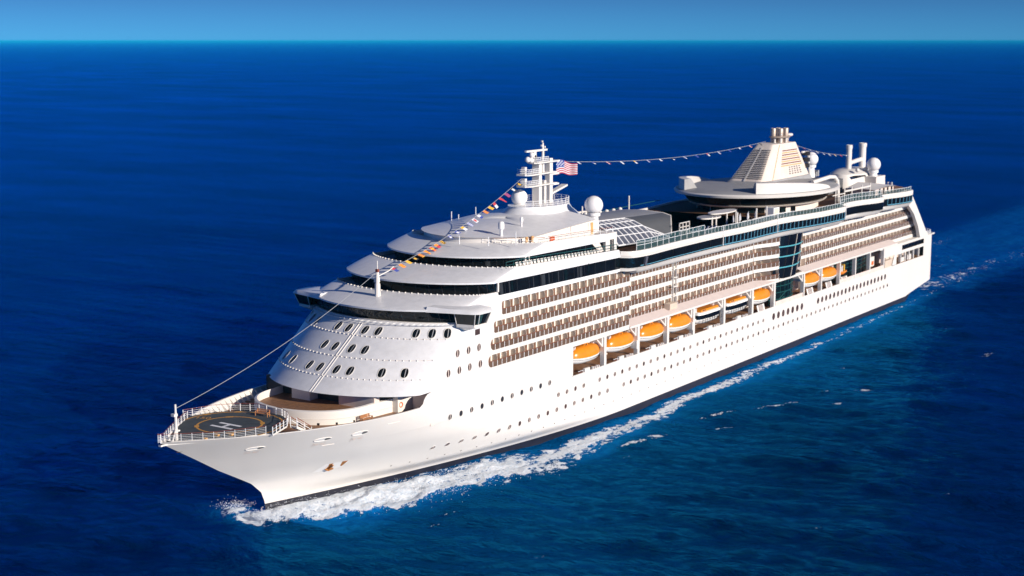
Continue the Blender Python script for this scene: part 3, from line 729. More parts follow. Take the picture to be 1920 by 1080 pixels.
def edge_fit(x0):
    b = MB()
    b.box(x0, x0 + 1.9, 15.7, B + .015, 11.45, 12.15, 'white')
    b.box(x0 - 3.9, x0 + 1.0, 15.78, 15.96, 11.44, 11.52, 'white')
    for k in range(4):
        xa = x0 - 1.0 - .75*k; b.box(xa - .3, xa, 15.8, B + .01, 11.45, 12.05 - .1*(k % 2), 'white'); b.box(xa - .62, xa - .35, 15.75, 15.95, 11.45, 12.0, 'redwood')
    b.build('gate_trim', ship, 0); b = MB(); b.box(x0 + 2.25, x0 + 2.35, 15.9, 16.0, 11.5, 12.0, 'rail')
    b.tube([(x0 + 2.3, 15.95, 11.95), (x0 + 4.0, 15.95, 11.95)], .05, 'rail', 4); b.tube([(x0 + 2.3, 15.95, 11.7), (x0 + 4.0, 15.95, 11.7)], .05, 'redwood', 4)
    b.build('gate_rail', ship, 0)
for x0 in (198.5, 185.5, 172.6, 160.6, 147.0, 132.7): edge_fit(x0)
for x0 in (119.6, 91.0, 79.0, 68.5):
    b = MB()
    for k, w in enumerate((.9, .3, .3, .3, .9)):
        xa = x0 + [0, 1.2, 1.8, 2.4, 3.0][k]
        b.add([(xa, 15.6, 12.9), (xa + w, 15.6, 12.9), (xa + w + .3, 16.15, 11.45), (xa + .3, 16.15, 11.45)], [[0,1,2,3]], 'white')
    b.add([(x0, 15.55, 12.8), (x0 + 3.9, 15.55, 12.8), (x0 + 4.2, 16.05, 11.45), (x0 + .3, 16.05, 11.45)], [[0,1,2,3]], 'redwood')
    b.build('raft_cradle', ship, 0)
for xa_, xb_ in ((98, 114), (43, 74)): b = MB(); b.loft([[(x, B - .04, z) for x in (xa_, xb_)] for z in (11.5, 12.55)], 'pinkw'); b.build('bulwark_panel', ship, 0)
for k in range(40):
    x = 203 - 2.2*k; b = MB()
    if k % 3: b.box(x - .35, x + .35, 9.8, 9.9, 11.2, 13.3, 'door'); b.build('deck_door', ship, 0)
    else: b.box(x - .8, x + .8, 9.8, 10.5, 11.2, 12.6, 'white'); b.build('deck_locker', ship, 0)

# ------------------------------------------------------------------ atrium glass walls
def cyl_glass(name, xa, xb, y0, bulge, z0, z1, rake, m, ribs, ribm, muls, arch=False):
    b = MB(); n = 14
    def P(t, z, off=0):
        x = lerp(xa, xb, t) + rake*(z - z0); return (x, y0 + bulge*math.sin(math.pi*t)**.8 + off, z)
    b.loft([[P(k/n, z) for k in range(n+1)] for z in np.linspace(z0, z1, 6)], m)
    A = b.build(name, ship, 60)
    r = MB()
    for z, rad in ribs: r.tube([P(k/n, z, .05) for k in range(n+1)], rad, ribm, 5)
    for t, mm_, rad in muls: r.tube([P(t, z, .04) for z in np.linspace(z0, z1, 6)], rad, mm_, 5)
    if arch:
        r.tube([P(.15 + .6*k/10, z0 + .4 + 2.6*math.sin(math.pi*k/10*.75), .06) for k in range(11)], .09, ribm, 5); r.tube([P(.05 + .35*k/6, z0 + .3*k, .06) for k in range(7)], .09, ribm, 5)
    r.build('glass_rib', A, 60)
    return A
cyl_glass('atrium_glass', 114.0, 99.6, 15.0, 1.5, 17.6, 27.9, -.34, 'glass', [(20.2, .14), (22.7, .14), (25.0, .14)], 'cyan', [(.5, 'cream', .06), (.25, 'dark', .05), (.75, 'dark', .05)])
cyl_glass('atrium_glass', 114.0, 100.2, 14.2, 1.5, 11.2, 17.1, 0, 'green', [(12.6, .09), (14.2, .09), (15.7, .09)], 'tealrib', [(k/7, 'tealrib', .05) for k in range(1, 7)], True)
cyl_glass('atrium_glass', 76.0, 45.0, 12.6, 1.7, 11.9, 17.0, 0, 'green', [(13.3, .06), (14.4, .06), (15.4, .06)], 'tealrib', [(k/12, 'dark', .06) for k in range(1, 12)])
b = MB(); b.box(94.9, 99.0, 12.2, 13.9, 17.8, 27.6, 'dark'); b.build('atrium_jamb', ship, 0)

# ------------------------------------------------------------------ wavy upper band (pool deck side)
UX = [187.5, 187.2, 186.5, 185, 183, 180, 170, 158, 150, 143, 136, 128, 118, 112, 106, 98, 90, 84, 82.6, 81.5, 80, 74, 70, 66, 62, 58, 55, 54, 52.6, 51, 48, 44, 40, 36, 32, 30.5, 29.5, 29.0]
UY = [16.1, 17.2, 18.0, 18.5, 18.8, 18.9, 18.3, 18.1, 18.0, 18.3, 18.6, 18.4, 18.2, 18.7, 19.6, 20.5, 20.8, 20.8, 20.5, 19.0, 18.0, 17.6, 17.7, 18.3, 19.2, 19.9, 20.0, 19.7, 18.2, 17.6, 17.8, 18.6, 19.3, 19.7, 19.7, 19.3, 18.3, 16.5]
def drop(x): return interp(x, [0, 110, 187], [-.75, -.3, 0])
fx = [x for x in np.linspace(187.5, 29.0, 200)]
def uy(x):
    i = np.interp(-x, [-q for q in UX], UY); return float(i)
def uys(x): return (uy(x - 1.2) + 2*uy(x) + uy(x + 1.2)) / 4 if x < 184 else uy(x)
b = MB()
def lev(off, z): return [(x, uys(x) + off, z + drop(x)) for x in fx]
for sg in (1, -1):
    S = lambda P: [(x, sg*y, z) for x, y, z in P]
    b.loft([S(lev(-.7, 32.5)), S(lev(-.5, 32.9)), S(lev(-.05, 32.9)), S(lev(.05, 32.7)), S(lev(0, 32.15)), S(lev(.06, 32.1)), S(lev(.06, 32.0)), S(lev(0, 31.95)), S(lev(-.02, 31.62))], 'white', mf=lambda i, j: 'pinkw' if j == 5 else 'white')
    b.loft([S(lev(-.15, 29.65)), S(lev(-.3, 29.55)), S([(x, 15.9 + (uys(x)-16.1)*.86, 29.0 + drop(x)) for x in fx]), S([(x, 15.7 + (uys(x)-16.1)*.72, 28.4 + drop(x) + (.6 if x > 184 else 0)) for x in fx]), S([(x, 15.5 + (uys(x)-16.1)*.5, 28.2 + drop(x) + (.75 if x > 184 else 0)) for x in fx]), S([(x, 12.5, 28.2 + drop(x)) for x in fx])], 'white')
UP = b.build('upper_band', ship, 40)
b = MB(); b.loft([lev(-.06, 31.62), lev(-.12, 29.95), lev(-.2, 29.65)], 'glass'); b.loft([[(x, -y, z) for x, y, z in q] for q in (lev(-.06, 31.62), lev(-.2, 29.65))], 'glass'); b.build('window_strip', UP, 40)
b = MB()
def frames(x0, x1, step, m, r=.09, bar=True):
    n = round((x0 - x1) / step)
    for k in range(n + 1):
        x = lerp(x0, x1, k/n); y = uys(x); z = drop(x)
        b.tube([(x, y + .02, 31.6 + z), (x, y - .06, 29.95 + z)], r, m, 4)
    if bar: b.tube([(x, uys(x) - .04, 29.95 + drop(x)) for x in np.linspace(x0, x1, n*2)], .12, m, 4)
frames(146, 84.5, 1.75, 'bluefr'); b.build('window_frame', UP, 0); b = MB(); frames(181.5, 147, 6, 'dark', .04, False); b.build('window_frame', UP, 0); b = MB(); frames(47, 30.5, 2.0, 'bluefr'); b.build('window_frame', UP, 0); b = MB()
b.tube([(x, uys(x) - .04, 29.95 + drop(x)) for x in np.linspace(184, 146, 40)], .07, 'bluefr', 4)
b.tube([(182.2, uys(182.2), 31.6), (182.6, uys(182.6) - .1, 29.9)], .5, 'canopy', 4)
b.build('window_frame', UP, 0)
b = MB()
for xs_, ya, yb_ in ((np.linspace(187, 149, 20), None, None), (np.linspace(117, 30, 50), None, None), (np.linspace(149, 117, 20), None, -13.0), (np.linspace(149, 117, 20), 12.5, None)):
    b.loft([[(x, -uys(x) + .6 if ya is None else ya, 32.5 + drop(x)) for x in xs_], [(x, uys(x) - .6 if yb_ is None else yb_, 32.5 + drop(x)) for x in xs_]], 'wood')
b.prism_xy([(149, -13), (117, -13), (117, 12.5), (149, 12.5)][::-1], 29.6, 29.7, 'roof2')  # well floor painted dark for the shade over the pool area
for q in (((149, -13), (149, 12.5)), ((117, -13), (117, 12.5)), ((117, -13), (149, -13)), ((117, 12.5), (149, 12.5))): b.poly([(*q[0], 29.7), (*q[1], 29.7), (*q[1], 32.4), (*q[0], 32.4)], 'glass'); b.build('lido_deck', ship, 0)
def glass_rail(name, x0, x1, h, step, inset=.6, lean=.0):
    b = MB(); xs = np.linspace(x0, x1, max(4, int(abs(x0-x1)/1.0)))
    lo = [(x, uys(x) - inset, 32.88 + drop(x)) for x in xs]; hi = [(x, uys(x) - inset + lean, 32.88 + h + drop(x)) for x in xs]
    b.loft([lo, hi], 'clear'); b.tube(hi, .06, 'rail', 4)
    if h > 1.6: b.tube([tuple((np.array(p)+np.array(q))/2) for p, q in zip(lo, hi)], .05, 'rail', 4)
    n = round(abs(x0-x1)/step)
    for k in range(n+1):
        x = lerp(x0, x1, k/n); y = uys(x) - inset; z = 32.88 + drop(x); b.tube([(x, y, z), (x, y + lean, z + h)], .07 if h > 1.6 else .05, 'rail', 4)
    b.build(name, ship, 0)
glass_rail('glass_screen', 184.5, 154.5, 2.0, 2.75); glass_rail('glass_rail', 154, 82, 1.05, 1.5); glass_rail('glass_screen', 80.5, 55, 1.9, 1.5); glass_rail('glass_rail', 48, 31, 1.0, 1.5)
b = MB()
for x in (147, 119, 84): b.tube([(x, uys(x) + .08, 29.8 + drop(x)), (x, uys(x) + .1, 34.0 + drop(x))], .09, 'rail', 5)
b.build('rail_post', ship, 0)

# ------------------------------------------------------------------ solarium roof and glass canopy
b = MB()
def roofz(y, x):
    t = (x - 150) / 36.0
    return interp(y, [-15, -12, -6, 0, 5, 8.2, 10.2, 12.0], [34.6, 35.0, 35.9, 36.4, 36.2, 35.4, 34.0, 32.7]) + 1.0*max(0, t)
ysr = [-15, -12, -9, -6, -3, 0, 2.5, 5, 7, 8.2, 9.2, 10.2, 11.2, 12.0]
rings = []
for x in np.linspace(187, 150, 14):
    rings.append([(x + (max(0, y - 7)*1.8 - max(0, 3 - y)*.25)*((187 - x)/37), y, roofz(y, x)) for k, y in enumerate(ysr)])
b.loft(rings, 'roof', mf=lambda i, j: 'roof2' if i >= 7 else 'roof')
b.loft([rings[-1], [(x - .4, y, z + .05) for x, y, z in rings[-1]], [(x - .4, y, z - .7) for x, y, z in rings[-1]]], 'white')
b.poly([(x - .2, y, z - .6) for x, y, z in rings[-1]] + [(153, 12, 32.5), (148, -15, 32.5)], 'dark')  # dark sheet painted in for the shade beneath the roof end
SR = b.build('solarium_roof', ship, 35)
for k in range(9):
    x = 170 - 3.0*k; b = MB(); b.sphere((x - 3, -9.5, roofz(-9.5, x)), .5, 'white', 10, 0); b.build('roof_vent', SR, 30)
for x, h in ((166, 1.4), (152, 2.0), (131, 2.6)): b = MB(); b.tube([(x, -14, 34), (x, -14, 34.6 + h)], .16, 'white', 6); b.build('vent_pipe', SR, 30)
b = MB(); b.tube([(187, -15.4, 35.9), (146, -15.4, 34.9)], .22, 'white', 5); b.tube([(142, -16.2, 34.2), (110, -17, 34.2)], .1, 'tealrib', 4); b.build('gutter', ship, 0)
b = MB(); fr = MB()
prof = [(9.0, 38.0), (10.8, 37.6), (12.6, 36.7), (14.0, 35.5), (15.4, 33.9)]
n = 7
for i in range(n + 1):
    x = lerp(187.0, 173.5, i/n)
    fr.tube([(x - .9*j*.5*(i/n), y, z - 0.5*(i/n)) for j, (y, z) in enumerate(prof)], .13, 'rail', 5)
for j, (y, z) in enumerate(prof):
    fr.tube([(lerp(187.0, 173.5, t) - .45*j*t, y, z - .5*t) for t in (0, .5, 1)], .15 if j in (0, 2, 4) else .1, 'rail', 5)
b.loft([[(187.0, y, z) for y, z in prof], [(173.5 - .45*j, y, z - .5) for j, (y, z) in enumerate(prof)]], 'canopy')
# tapering tail of the canopy
tail = [(12.6, 36.2, 172.8), (14.0, 35.0, 172.2), (15.4, 33.4, 171.6)]
tip = (165.0, 14.8, 33.3)
b.add([(x, y, z) for y, z, x in tail] + [tip], [[0, 1, 3], [1, 2, 3]], 'canopy')
for y, z, x in tail: fr.tube([(x, y, z), tip], .11, 'rail', 5)
for t in (.2, .4, .6, .8): fr.tube([tuple(lerp(a, c, t) for a, c in zip((x, y, z), tip)) for y, z, x in tail], .07, 'rail', 4)
b.add([(187.0, y, z) for y, z in prof] + [(187.0, 9.0, 33.0)], [list(range(6))], 'canopy')
GC = b.build('glass_canopy', ship, 0); fr.build('canopy_frame', GC, 0)
b = MB(); b.box(186.2, 187.2, 8.0, 9.2, 33, 37.9, 'white'); b.build('canopy_post', GC, 0)

# ------------------------------------------------------------------ pool deck between solarium and lounge
b = MB(); b.box(124, 144, -7, 4, 29.7, 30.0, 'pool'); b.build('pool_basin', ship, 0)
b = MB()
b.prism_xy([(137.5 + 4.0*math.cos(a), 10.0 + 2.2*math.sin(a)) for a in [2*math.pi*k/28 for k in range(28)]], 34.2, 34.5, 'white', 'roof')
b.prism_xy([(130 + 6*math.cos(a), 9.6 + 2.0*math.sin(a)) for a in [2*math.pi*k/28 for k in range(28)]], 34.7, 34.95, 'white', 'white')
for x, y in ((139, 11.5), (137.6, 11.8), (131, 11.2), (125.5, 10.8)): b.tube([(x, y, 29.7), (x, y, 34.6)], .2, 'white', 8)
b.build('pool_bar', ship, 40)
b = MB()
for x in (134, 124, 118.5): b.tube([(x, 15.2, 32.3), (x, 15.2, 35.4)], .2, 'white', 8)
b.build('deck_lamp', ship, 30)
b = MB()
for i in range(4): b.box(156.2 - 1.5*i, 156.4 - 1.5*i, 12.4, 12.6, 32.4, 35.0, 'white')
for z in (33.2, 34.0, 34.9): b.box(151.7, 156.4, 12.4, 12.6, z, z + .15, 'white')
b.build('entrance_screen', ship, 0)
b = MB()
n = 40
for k in range(n): x = 133 - 26*k/n; b.box(x - .05, x + .05, uys(x) - 2.6, uys(x) - 2.5, 32.2, 33.3, 'rail')
b.tube([(133 - 26*k/n, uys(133 - 26*k/n) - 2.55, 33.3) for k in range(n)], .05, 'rail', 4)
b.build('deck_fence', ship, 0)

# ------------------------------------------------------------------ disc lounge, fins, funnel
CX, A_, B_ = 90.5, 26.5, 18.8
def ell(a, b_, z, n=72, cx=CX): return [(cx + a*math.cos(2*math.pi*k/n), b_*math.sin(2*math.pi*k/n), z) for k in range(n)]
b = MB()
b.loft([ell(A_-2.2, B_-2.0, 36.1), ell(A_, B_, 36.35), ell(A_+.15, B_+.15, 36.85), ell(A_-.3, B_-.3, 37.15), ell(A_*.82, B_*.82, 37.65), ell(A_*.6, B_*.6, 38.1), ell(A_*.35, B_*.35, 38.4), ell(.1, .1, 38.5)], 'roof', True, mf=lambda i, j: 'white' if j < 3 else 'roof')
LO = b.build('lounge_disc', ship, 30)
b = MB(); lo, hi = ell(A_-4.0, B_-3.2, 34.15), ell(A_-2.0, B_-1.6, 36.3)
b.loft([lo, hi], 'glass', True)
for k in range(0, 72, 4): b.tube([lo[k], hi[k]], .06, 'dark', 4)
b.build('lounge_window', LO, 40)
b = MB(); b.loft([ell(A_-6.6, B_-5.2, 33.5), ell(A_-4.2, B_-3.3, 33.75), ell(A_-3.7, B_-2.9, 34.15), ell(A_-4.6, B_-3.6, 34.3)], 'cream', True); b.build('lounge_sill', LO, 40)
b = MB(); lo, hi = ell(A_-6.8, B_-5.0, 31.6), ell(A_-6.8, B_-5.0, 33.7); b.loft([lo, hi], 'glass', True)
for k in range(0, 72, 3): b.tube([lo[k], hi[k]], .1, 'white' if k % 2 else 'dark', 4)
b.loft([[(q[0], q[1]*1.01, q[2]) for q in ell(A_-6.6, B_-4.9, 31.6)[14:24]], [(q[0], q[1]*1.01, q[2]) for q in ell(A_-6.6, B_-4.9, 33.7)[14:24]]], 'cream')
for k in (5, 8, 11, 12): b.add([tuple(np.array(lo[k])*1.0 + np.array((.1, .1, .3))), tuple(np.array(lo[k+1]) + np.array((.1, .1, .3))), tuple(np.array(hi[k+1]) + np.array((.1, .1, -.2))), tuple(np.array(hi[k]) + np.array((.1, .1, -.2)))], [[0, 1, 2, 3]], 'cream' if k in (8, 12) else 'green')
b.build('lounge_base', LO, 40)
b = MB(); b.box(110, 113.2, 12.5, 14.6, 32.2, 34.4, 'rail'); b.box(110.4, 112.8, 14.6, 14.64, 32.3, 34.2, 'pinkw'); b.build('lounge_porch', LO, 0)
for sg in (1, -1):
    b = MB(); P = []
    for k in range(17):
        a = lerp(R(32), R(100), k/16); h = 2.6*math.cos(lerp(0, math.pi/2, k/16)**1.0) ** .55
        x, y = CX + (A_-1.2)*math.cos(a), (B_-1.0)*math.sin(a)
        P.append((x, y, h))
    if sg == 1:
        o1 = [(x, sg*y, 37.1) for x, y, h in P]; o2 = [(x, sg*y, 37.2 + h) for x, y, h in P]; o3 = [(CX + (x-CX)*.90, sg*y*.86, 37.35 + h*.98) for x, y, h in P]; o4 = [(CX + (x-CX)*.72, sg*y*.62, 38.0) for x, y, h in P]
    else:
        o1 = [(x, sg*y, 37.1) for x, y, h in P]; o2 = [(x, sg*y, 37.2 + h) for x, y, h in P]; o3 = [(CX + (x-CX)*.93, sg*y*.9, 37.35 + h*.98) for x, y, h in P]; o4 = [(CX + (x-CX)*.86, sg*y*.80, 37.6) for x, y, h in P]
    b.loft([o1, o2, o3, o4], 'white'); b.poly([o1[0], o2[0], o3[0], o4[0]], 'roof'); b.poly([o1[-1], o2[-1], o3[-1], o4[-1]], 'white')  # front end wall of the fin greyed to paint in its shade
    b.build('wind_fin', LO, 35)
# funnel: front louvres, rounded corner columns, side grille, top ring and pipes
FX0, FX1 = 99.5, 87.0
def fsec(z):
    t = (z - 37.8) / 9.4; xf = lerp(FX0, FX1, t); xa = lerp(69.0, 73.6, t); w = lerp(5.3, 2.7, t); wf = lerp(4.5, 2.1, t); r = lerp(2.4, 1.3, t)
    P = [(xa, w*.92)]
    P += [(lerp(xa, xf - r*2.2, k/6), w) for k in range(1, 7)]
    for k in range(1, 8): a = R(90 - 90*k/8); P.append((xf - r*2.2 + r*2.2*math.cos(a), wf - r*.2 + (w - wf + r*.2)*math.sin(a) if math.sin(a) > 0 else wf))
    P += [(xf, wf*.7), (xf, 0)]
    P = P + [(x, -y) for x, y in P[::-1][1:]]
    return [(x, y, z) for x, y in P]
b = MB(); zz = [37.6, 38.4] + list(np.linspace(39, 47.0, 6)) + [47.25]
b.loft([fsec(z) for z in zz], 'funnelp', True, False, False); b.poly(fsec(47.25), 'funnelp')
b.loft([[(x + .25*(1 if x > 85 else -1), y*1.06, z) for x, y, z in fsec(37.6)], [(x + .2*(1 if x > 85 else -1), y*1.05, z) for x, y, z in fsec(38.7)], fsec(38.8)], 'roof', True)
FN = b.build('funnel', ship, 35)
def fpt(z, u, sg=1, off=.0):      # u in 0..1 along the port side aft -> front
    P = fsec(z); return Vector((lerp(P[0][0], P[6][0], u), sg*(P[3][1] + off), z))
b = MB()
for k in range(17):
    z = 39.4 + .40*k; t = (z - 37.8)/9.4; xf = lerp(FX0, FX1, t); wf = lerp(4.5, 2.1, t)
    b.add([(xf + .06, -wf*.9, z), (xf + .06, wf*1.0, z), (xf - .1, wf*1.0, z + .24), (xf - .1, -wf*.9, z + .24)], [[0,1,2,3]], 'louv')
    b.add([(xf + .05, -wf*.9, z + .24), (xf + .05, wf*1.0, z + .24), (xf + .28, wf*1.0, z + .16), (xf + .28, -wf*.9, z + .16)], [[0,1,2,3]], 'white')
for yy in (-.05, ):
    b.loft([[(lerp(FX0, FX1, (z-37.8)/9.4) + .35, yy + d*lerp(.5, .3, (z-39)/8), z) for z in np.linspace(38.8, 46.6, 8)] for d in (-.5, .5)], 'white')
b.build('funnel_louvre', FN, 0)
b = MB()
for k in range(12):
    z = 39.6 + .52*k
    u0, u1 = .12, .80
    a0, a1 = fpt(z, u0, 1, .03), fpt(z, u1, 1, .03); c0, c1 = fpt(z + .27, u0, 1, .03), fpt(z + .27, u1, 1, .03)
    if k < 4:
        for q in range(9):
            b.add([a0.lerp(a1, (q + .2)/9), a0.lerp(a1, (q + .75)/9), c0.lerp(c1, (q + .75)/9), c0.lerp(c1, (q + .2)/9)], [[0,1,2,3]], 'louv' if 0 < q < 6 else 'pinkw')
    else: b.add([a0, a1, c1, c0], [[0,1,2,3]], 'grille' if k % 2 else 'furn')
b.build('funnel_grille', FN, 0)
b = MB(); b.tube([fpt(z, .99, 1, .02) for z in np.linspace(38.8, 47, 8)], .1, 'furn', 4); b.build('funnel_seam', FN, 0)
b = MB()
for z in (40.5, 42.0, 43.6): b.box(69.5, 70.8, 3.0, 4.9, z, z + 1.0, 'dark')
b.tube([(68.2, 4.4, 38), (68.8, 4.0, 44.5), (72, 3.6, 44.5)], .3, 'white', 6); b.build('climbing_frame', FN, 0)
b = MB(); b.lathe((78, 0, 0), [(3.7, 48.5), (4.0, 48.7), (3.7, 48.9), (.1, 48.95)], 'steel', 28, .62); b.lathe((73.2, 0, 0), [(1.6, 48.7), (1.8, 48.95), (1.5, 49.3), (.1, 49.4)], 'white', 20, .8)
for a in range(8): b.tube([(78 + 3.0*math.cos(a*.785), 1.8*math.sin(a*.785), 47.2), (78 + 3.0*math.cos(a*.785), 1.8*math.sin(a*.785), 48.7)], .25, 'white', 6)
b.build('exhaust_ring', FN, 35)
for x, y in ((80.2, -.8), (79.6, .9), (77.2, -.8), (76.4, .9)):
    b = MB(); b.lathe((x, y, 0), [(.78, 47.2), (.70, 49.2), (.72, 50.7), (.62, 50.9), (.55, 50.4)], 'steel', 16); b.build('exhaust_pipe', FN, 35)
radome(49.5, -3.2, 41.0, 1.95, 36.0)
b = MB()
for dx in (0, 1.2, 2.6): b.box(44 + dx, 44.8 + dx, -4, -3, 36, 37.6 - .3*dx, 'roof')
b.box(44, 60, -8, 4, 32, 35.6, 'roof2'); b.build('aft_casing', ship, 0)
b = MB(); b.tube([(86, 12.6, 38.2), (76.5, 13.2, 38.9), (73.6, 13.4, 38.7), (71.9, 13.5, 37.6), (71.5, 13.5, 36.0), (71.2, 13.6, 31.8)], .5, 'white', 10); b.build('slide_tube', ship, 40)

# ------------------------------------------------------------------ aft sports deck and stern
b = MB()
b.loft([[(27 + a*math.cos(q), y*math.sin(q), z) for q in [2*math.pi*k/32 for k in range(32)]] for a, y, z in ((11, 6, 32), (10.4, 5.6, 35.0), (10, 5.3, 36.0), (7.5, 3.8, 36.9), (5, 2.5, 37.2), (.1, .1, 37.2))], 'white', True)
AD = b.build('aft_deckhouse', ship, 40)
b = MB(); b.box(30, 36, 3.6, 5.2, 35.3, 35.7, 'dark'); b.build('deckhouse_slot', AD, 0)
for x, r in ((30.0, .8), (19.6, 1.0)):
    b = MB(); b.lathe((x, 0, 0), [(r, 36.5), (r, 42.7), (r*1.15, 42.8), (r*1.15, 43.8), (r*.9, 43.9), (r*.85, 43.2)], 'white', 18); b.build('exhaust_stack', AD, 35)
b = MB(); b.tube([(30, 0, 38.6), (25, 0, 39.0), (19.6, 0, 39.3)], .6, 'white', 8); b.build('stack_brace', AD, 30)
for x in (23, 27.5, 34): 
    b = MB(); b.sphere((x, 4.2, 37.2), .6, 'white', 10); b.build('vent_cowl', AD, 60)
radome(28.0, 6.6, 38.5, 1.95, 35.2)
b = MB(); b.box(24, 31, 5.0, 8.6, 32, 35.3, 'white'); b.build('dome_plinth', ship, 0)
b = MB()
for k in range(10): b.box(30 - 1.5*k, 30 - 1.5*k + .7, -3, -2.6, 32, 35.3, 'roof')
b.build('sports_net', ship, 0)
b = MB()
b.box(52, 70, 14.6, 15.0, 34.6, 35.0, 'white'); b.box(70, 78, 14.6, 14.9, 34.2, 34.4, 'white')
for x in (76, 70, 65, 58, 52): b.tube([(x, 14.8, 32), (x, 14.8, 35.6)], .16, 'white', 6)
b.build('pergola', ship, 0)
b = MB()
b.prism_xy([(50, 9), (36, 9), (36, 15.5), (50, 15.5)], 32.0, 33.6, 'pinkw'); b.loft([[(51, 8, 34.0), (51, 16, 33.6)], [(43, 8, 34.8), (43, 16, 34.0)], [(35, 8, 34.0), (35, 16, 33.6)]], 'white')
for x in range(37, 49, 3): b.box(x, x + 1.2, 15.5, 15.55, 32, 33.6, 'glass')
b.build('stern_house', ship, 0)
b = MB(); b.prism_xy([(40, -17), (29, -16), (22, -13), (18, -8), (18, 8), (22, 13), (29, 17), (40, 18)], 31.2, 32.1, 'white', 'wood'); b.build('stern_terrace', ship, 0)
b = MB()
for k in range(14): b.box(18.3 + .25*k, 18.5 + .25*k, -6 + 1.2*k, -5.6 + 1.2*k, 32.0, 33.2, 'rail')
b.build('terrace_rail', ship, 0)
b = MB()      # slanted white frames closing the balconies aft
for sg in (1, -1):
    b = MB(); b.prism_xz([(29.5, 28.5), (21.8, 29.6), (15.0, 23.8), (9.2, 18.6), (6.8, 17.0), (14.0, 17.0), (16.2, 20.5), (20.0, 24.3), (25.0, 27.4)], sg*15.2, sg*16.1, 'white')
    b.build('stern_frame', ship, 0)
b = MB()
for z in (17.05, 20.1, 22.9, 25.75, 28.6):
    b.box(5.0 + (z - 17)*1.1, 20, -13.8, 13.6, z, z + .8, 'white'); b.box(7.5 + (z - 17)*1.1, 22, -13.4, 13.2, z + .8, z + 2.9, 'brglass')
b.box(0.05, 45, -B + .4, B - .4, 16.6, 16.98, 'white')
b.build('stern_terraces', ship, 0)
railing('stern_rail', [(12, 15.8), (4.6, 15.8), (2.2, 15.2), (.6, 13.5), (.3, 11), (.3, -11)], 1.1, ship, 3, 1.2, .06, .04, top='rail', zf=lambda x: 16.98, topr=.06)
b = MB(); b.box(10.6, 28.8, 15.0, 15.6, 14.9, 16.4, 'glass')
for k in range(7): b.box(11 + 2.9*k, 11.1 + 2.9*k, 15.6, 15.66, 15, 16.35, 'dark')
b.build('stern_window', ship, 0)
b = MB(); b.box(10.6, 33, 10, 11, 11.2, 14.4, 'pinkw'); b.box(10.6, 33, 11, 15.9, 11.1, 11.35, 'wood')
for x in (13, 17.5, 21, 24.5, 28): b.box(x, x + .5, 15.2, 15.7, 11.35, 14.2, 'white')
b.box(14.3, 17, 13.5, 15.5, 12.2, 13.9, 'dark'); b.box(19, 22, 14.5, 15.4, 11.35, 12.8, 'white'); b.box(25, 27, 14.5, 15.4, 11.35, 12.6, 'white')
b.build('mooring_deck', ship, 0)
b = MB(); b.box(35.5, 41.5, 15.2, 15.9, 11.4, 13.4, 'divider'); b.box(43.6, 46.5, 12.8, 13.6, 12.2, 14.8, 'white'); b.box(44.2, 45.6, 13.6, 13.7, 12.6, 13.6, 'ringo'); b.build('aft_locker', ship, 0)

# ------------------------------------------------------------------ lifeboats
def boat_hull(L, w, zk, zg, n=18, m='boatw', fine=.55, b=None, mf=None):
    b = b or MB(); rings = []
    for k in range(n + 1):
        t = -1 + 2*k/n; f = max(0.02, (1 - abs(t)**2.6)) ** fine; x = t*L/2; kz = zk + (zg - zk)*.55*abs(t)**3
        rings.append([(x, w*f*math.sin(R(a)), kz + (zg + .25*t*t - kz)*(1 - math.cos(R(a)))) for a in (-90, -70, -48, -25, 0, 25, 48, 70, 90)])
    b.loft(rings, m, False, True, True); return b
def make_lifeboat():
    r = empty('lifeboat')
    b = boat_hull(10.4, 1.75, 0, 1.25); b.loft([[(5.2*t, sg*1.8*max(.02, 1-abs(t)**2.6)**.55, 1.2 + .25*t*t + dz) for t in np.linspace(-1, 1, 19)] for sg, dz in ((1, 0), (1, .12))], 'boatw'); b.build('boat_hull', r, 40)
    c = MB(); rings = []
    for k in range(21):
        t = -1 + 2*k/20; f = max(.02, 1 - abs(t)**2.8) ** .55; x = 5.15*t; zb = 1.28 + .25*t*t; h = 2.05 * max(.02, 1 - abs(t)**3.2) ** .5
        rings.append([(x, 1.76*f*math.copysign(abs(math.cos(a))**.75, math.cos(a)), zb + h*math.sin(a)**.9 if math.sin(a) > 0 else zb) for a in [math.pi*i/14 for i in range(15)]])
    c.loft(rings, 'orange', False, True, True); c.build('boat_canopy', r, 60)
    h = MB(); h.prism_xz([(-1.0, 3.2), (.8, 3.2), (.5, 3.75), (-.6, 3.75)], -.5, .5, 'orange'); h.box(-.45, -.1, .5, .52, 3.3, 3.6, 'dark'); h.box(.1, .4, .5, .52, 3.3, 3.6, 'dark'); h.build('boat_hatch', r, 0)
    for x in (-3.7, 3.5):
        k = MB(); k.box(x - .12, x + .12, -.3, .3, 2.7, 3.5, 'boatw'); k.box(x + .3, x + .5, -.3, .3, 2.7, 3.4, 'boatw'); k.tube([(x, 0, 3.4), (x, 0, 4.3)], .07, 'dark', 5); k.build('lifting_hook', r, 0)
    w = MB(); w.tube([(5.15*t, 1.82*max(.02, 1-abs(t)**2.6)**.55, .95 + .3*t*t) for t in np.linspace(-.93, .93, 24)], .035, 'fblack', 4); w.build('grab_line', r, 0)
    return r
lb0 = make_lifeboat()
MID = [(198.4, 0), (185.2, 0), (172.6, 0), (160.6, 0), (120.3, 0), (91.0, 0), (79.6, 0)]
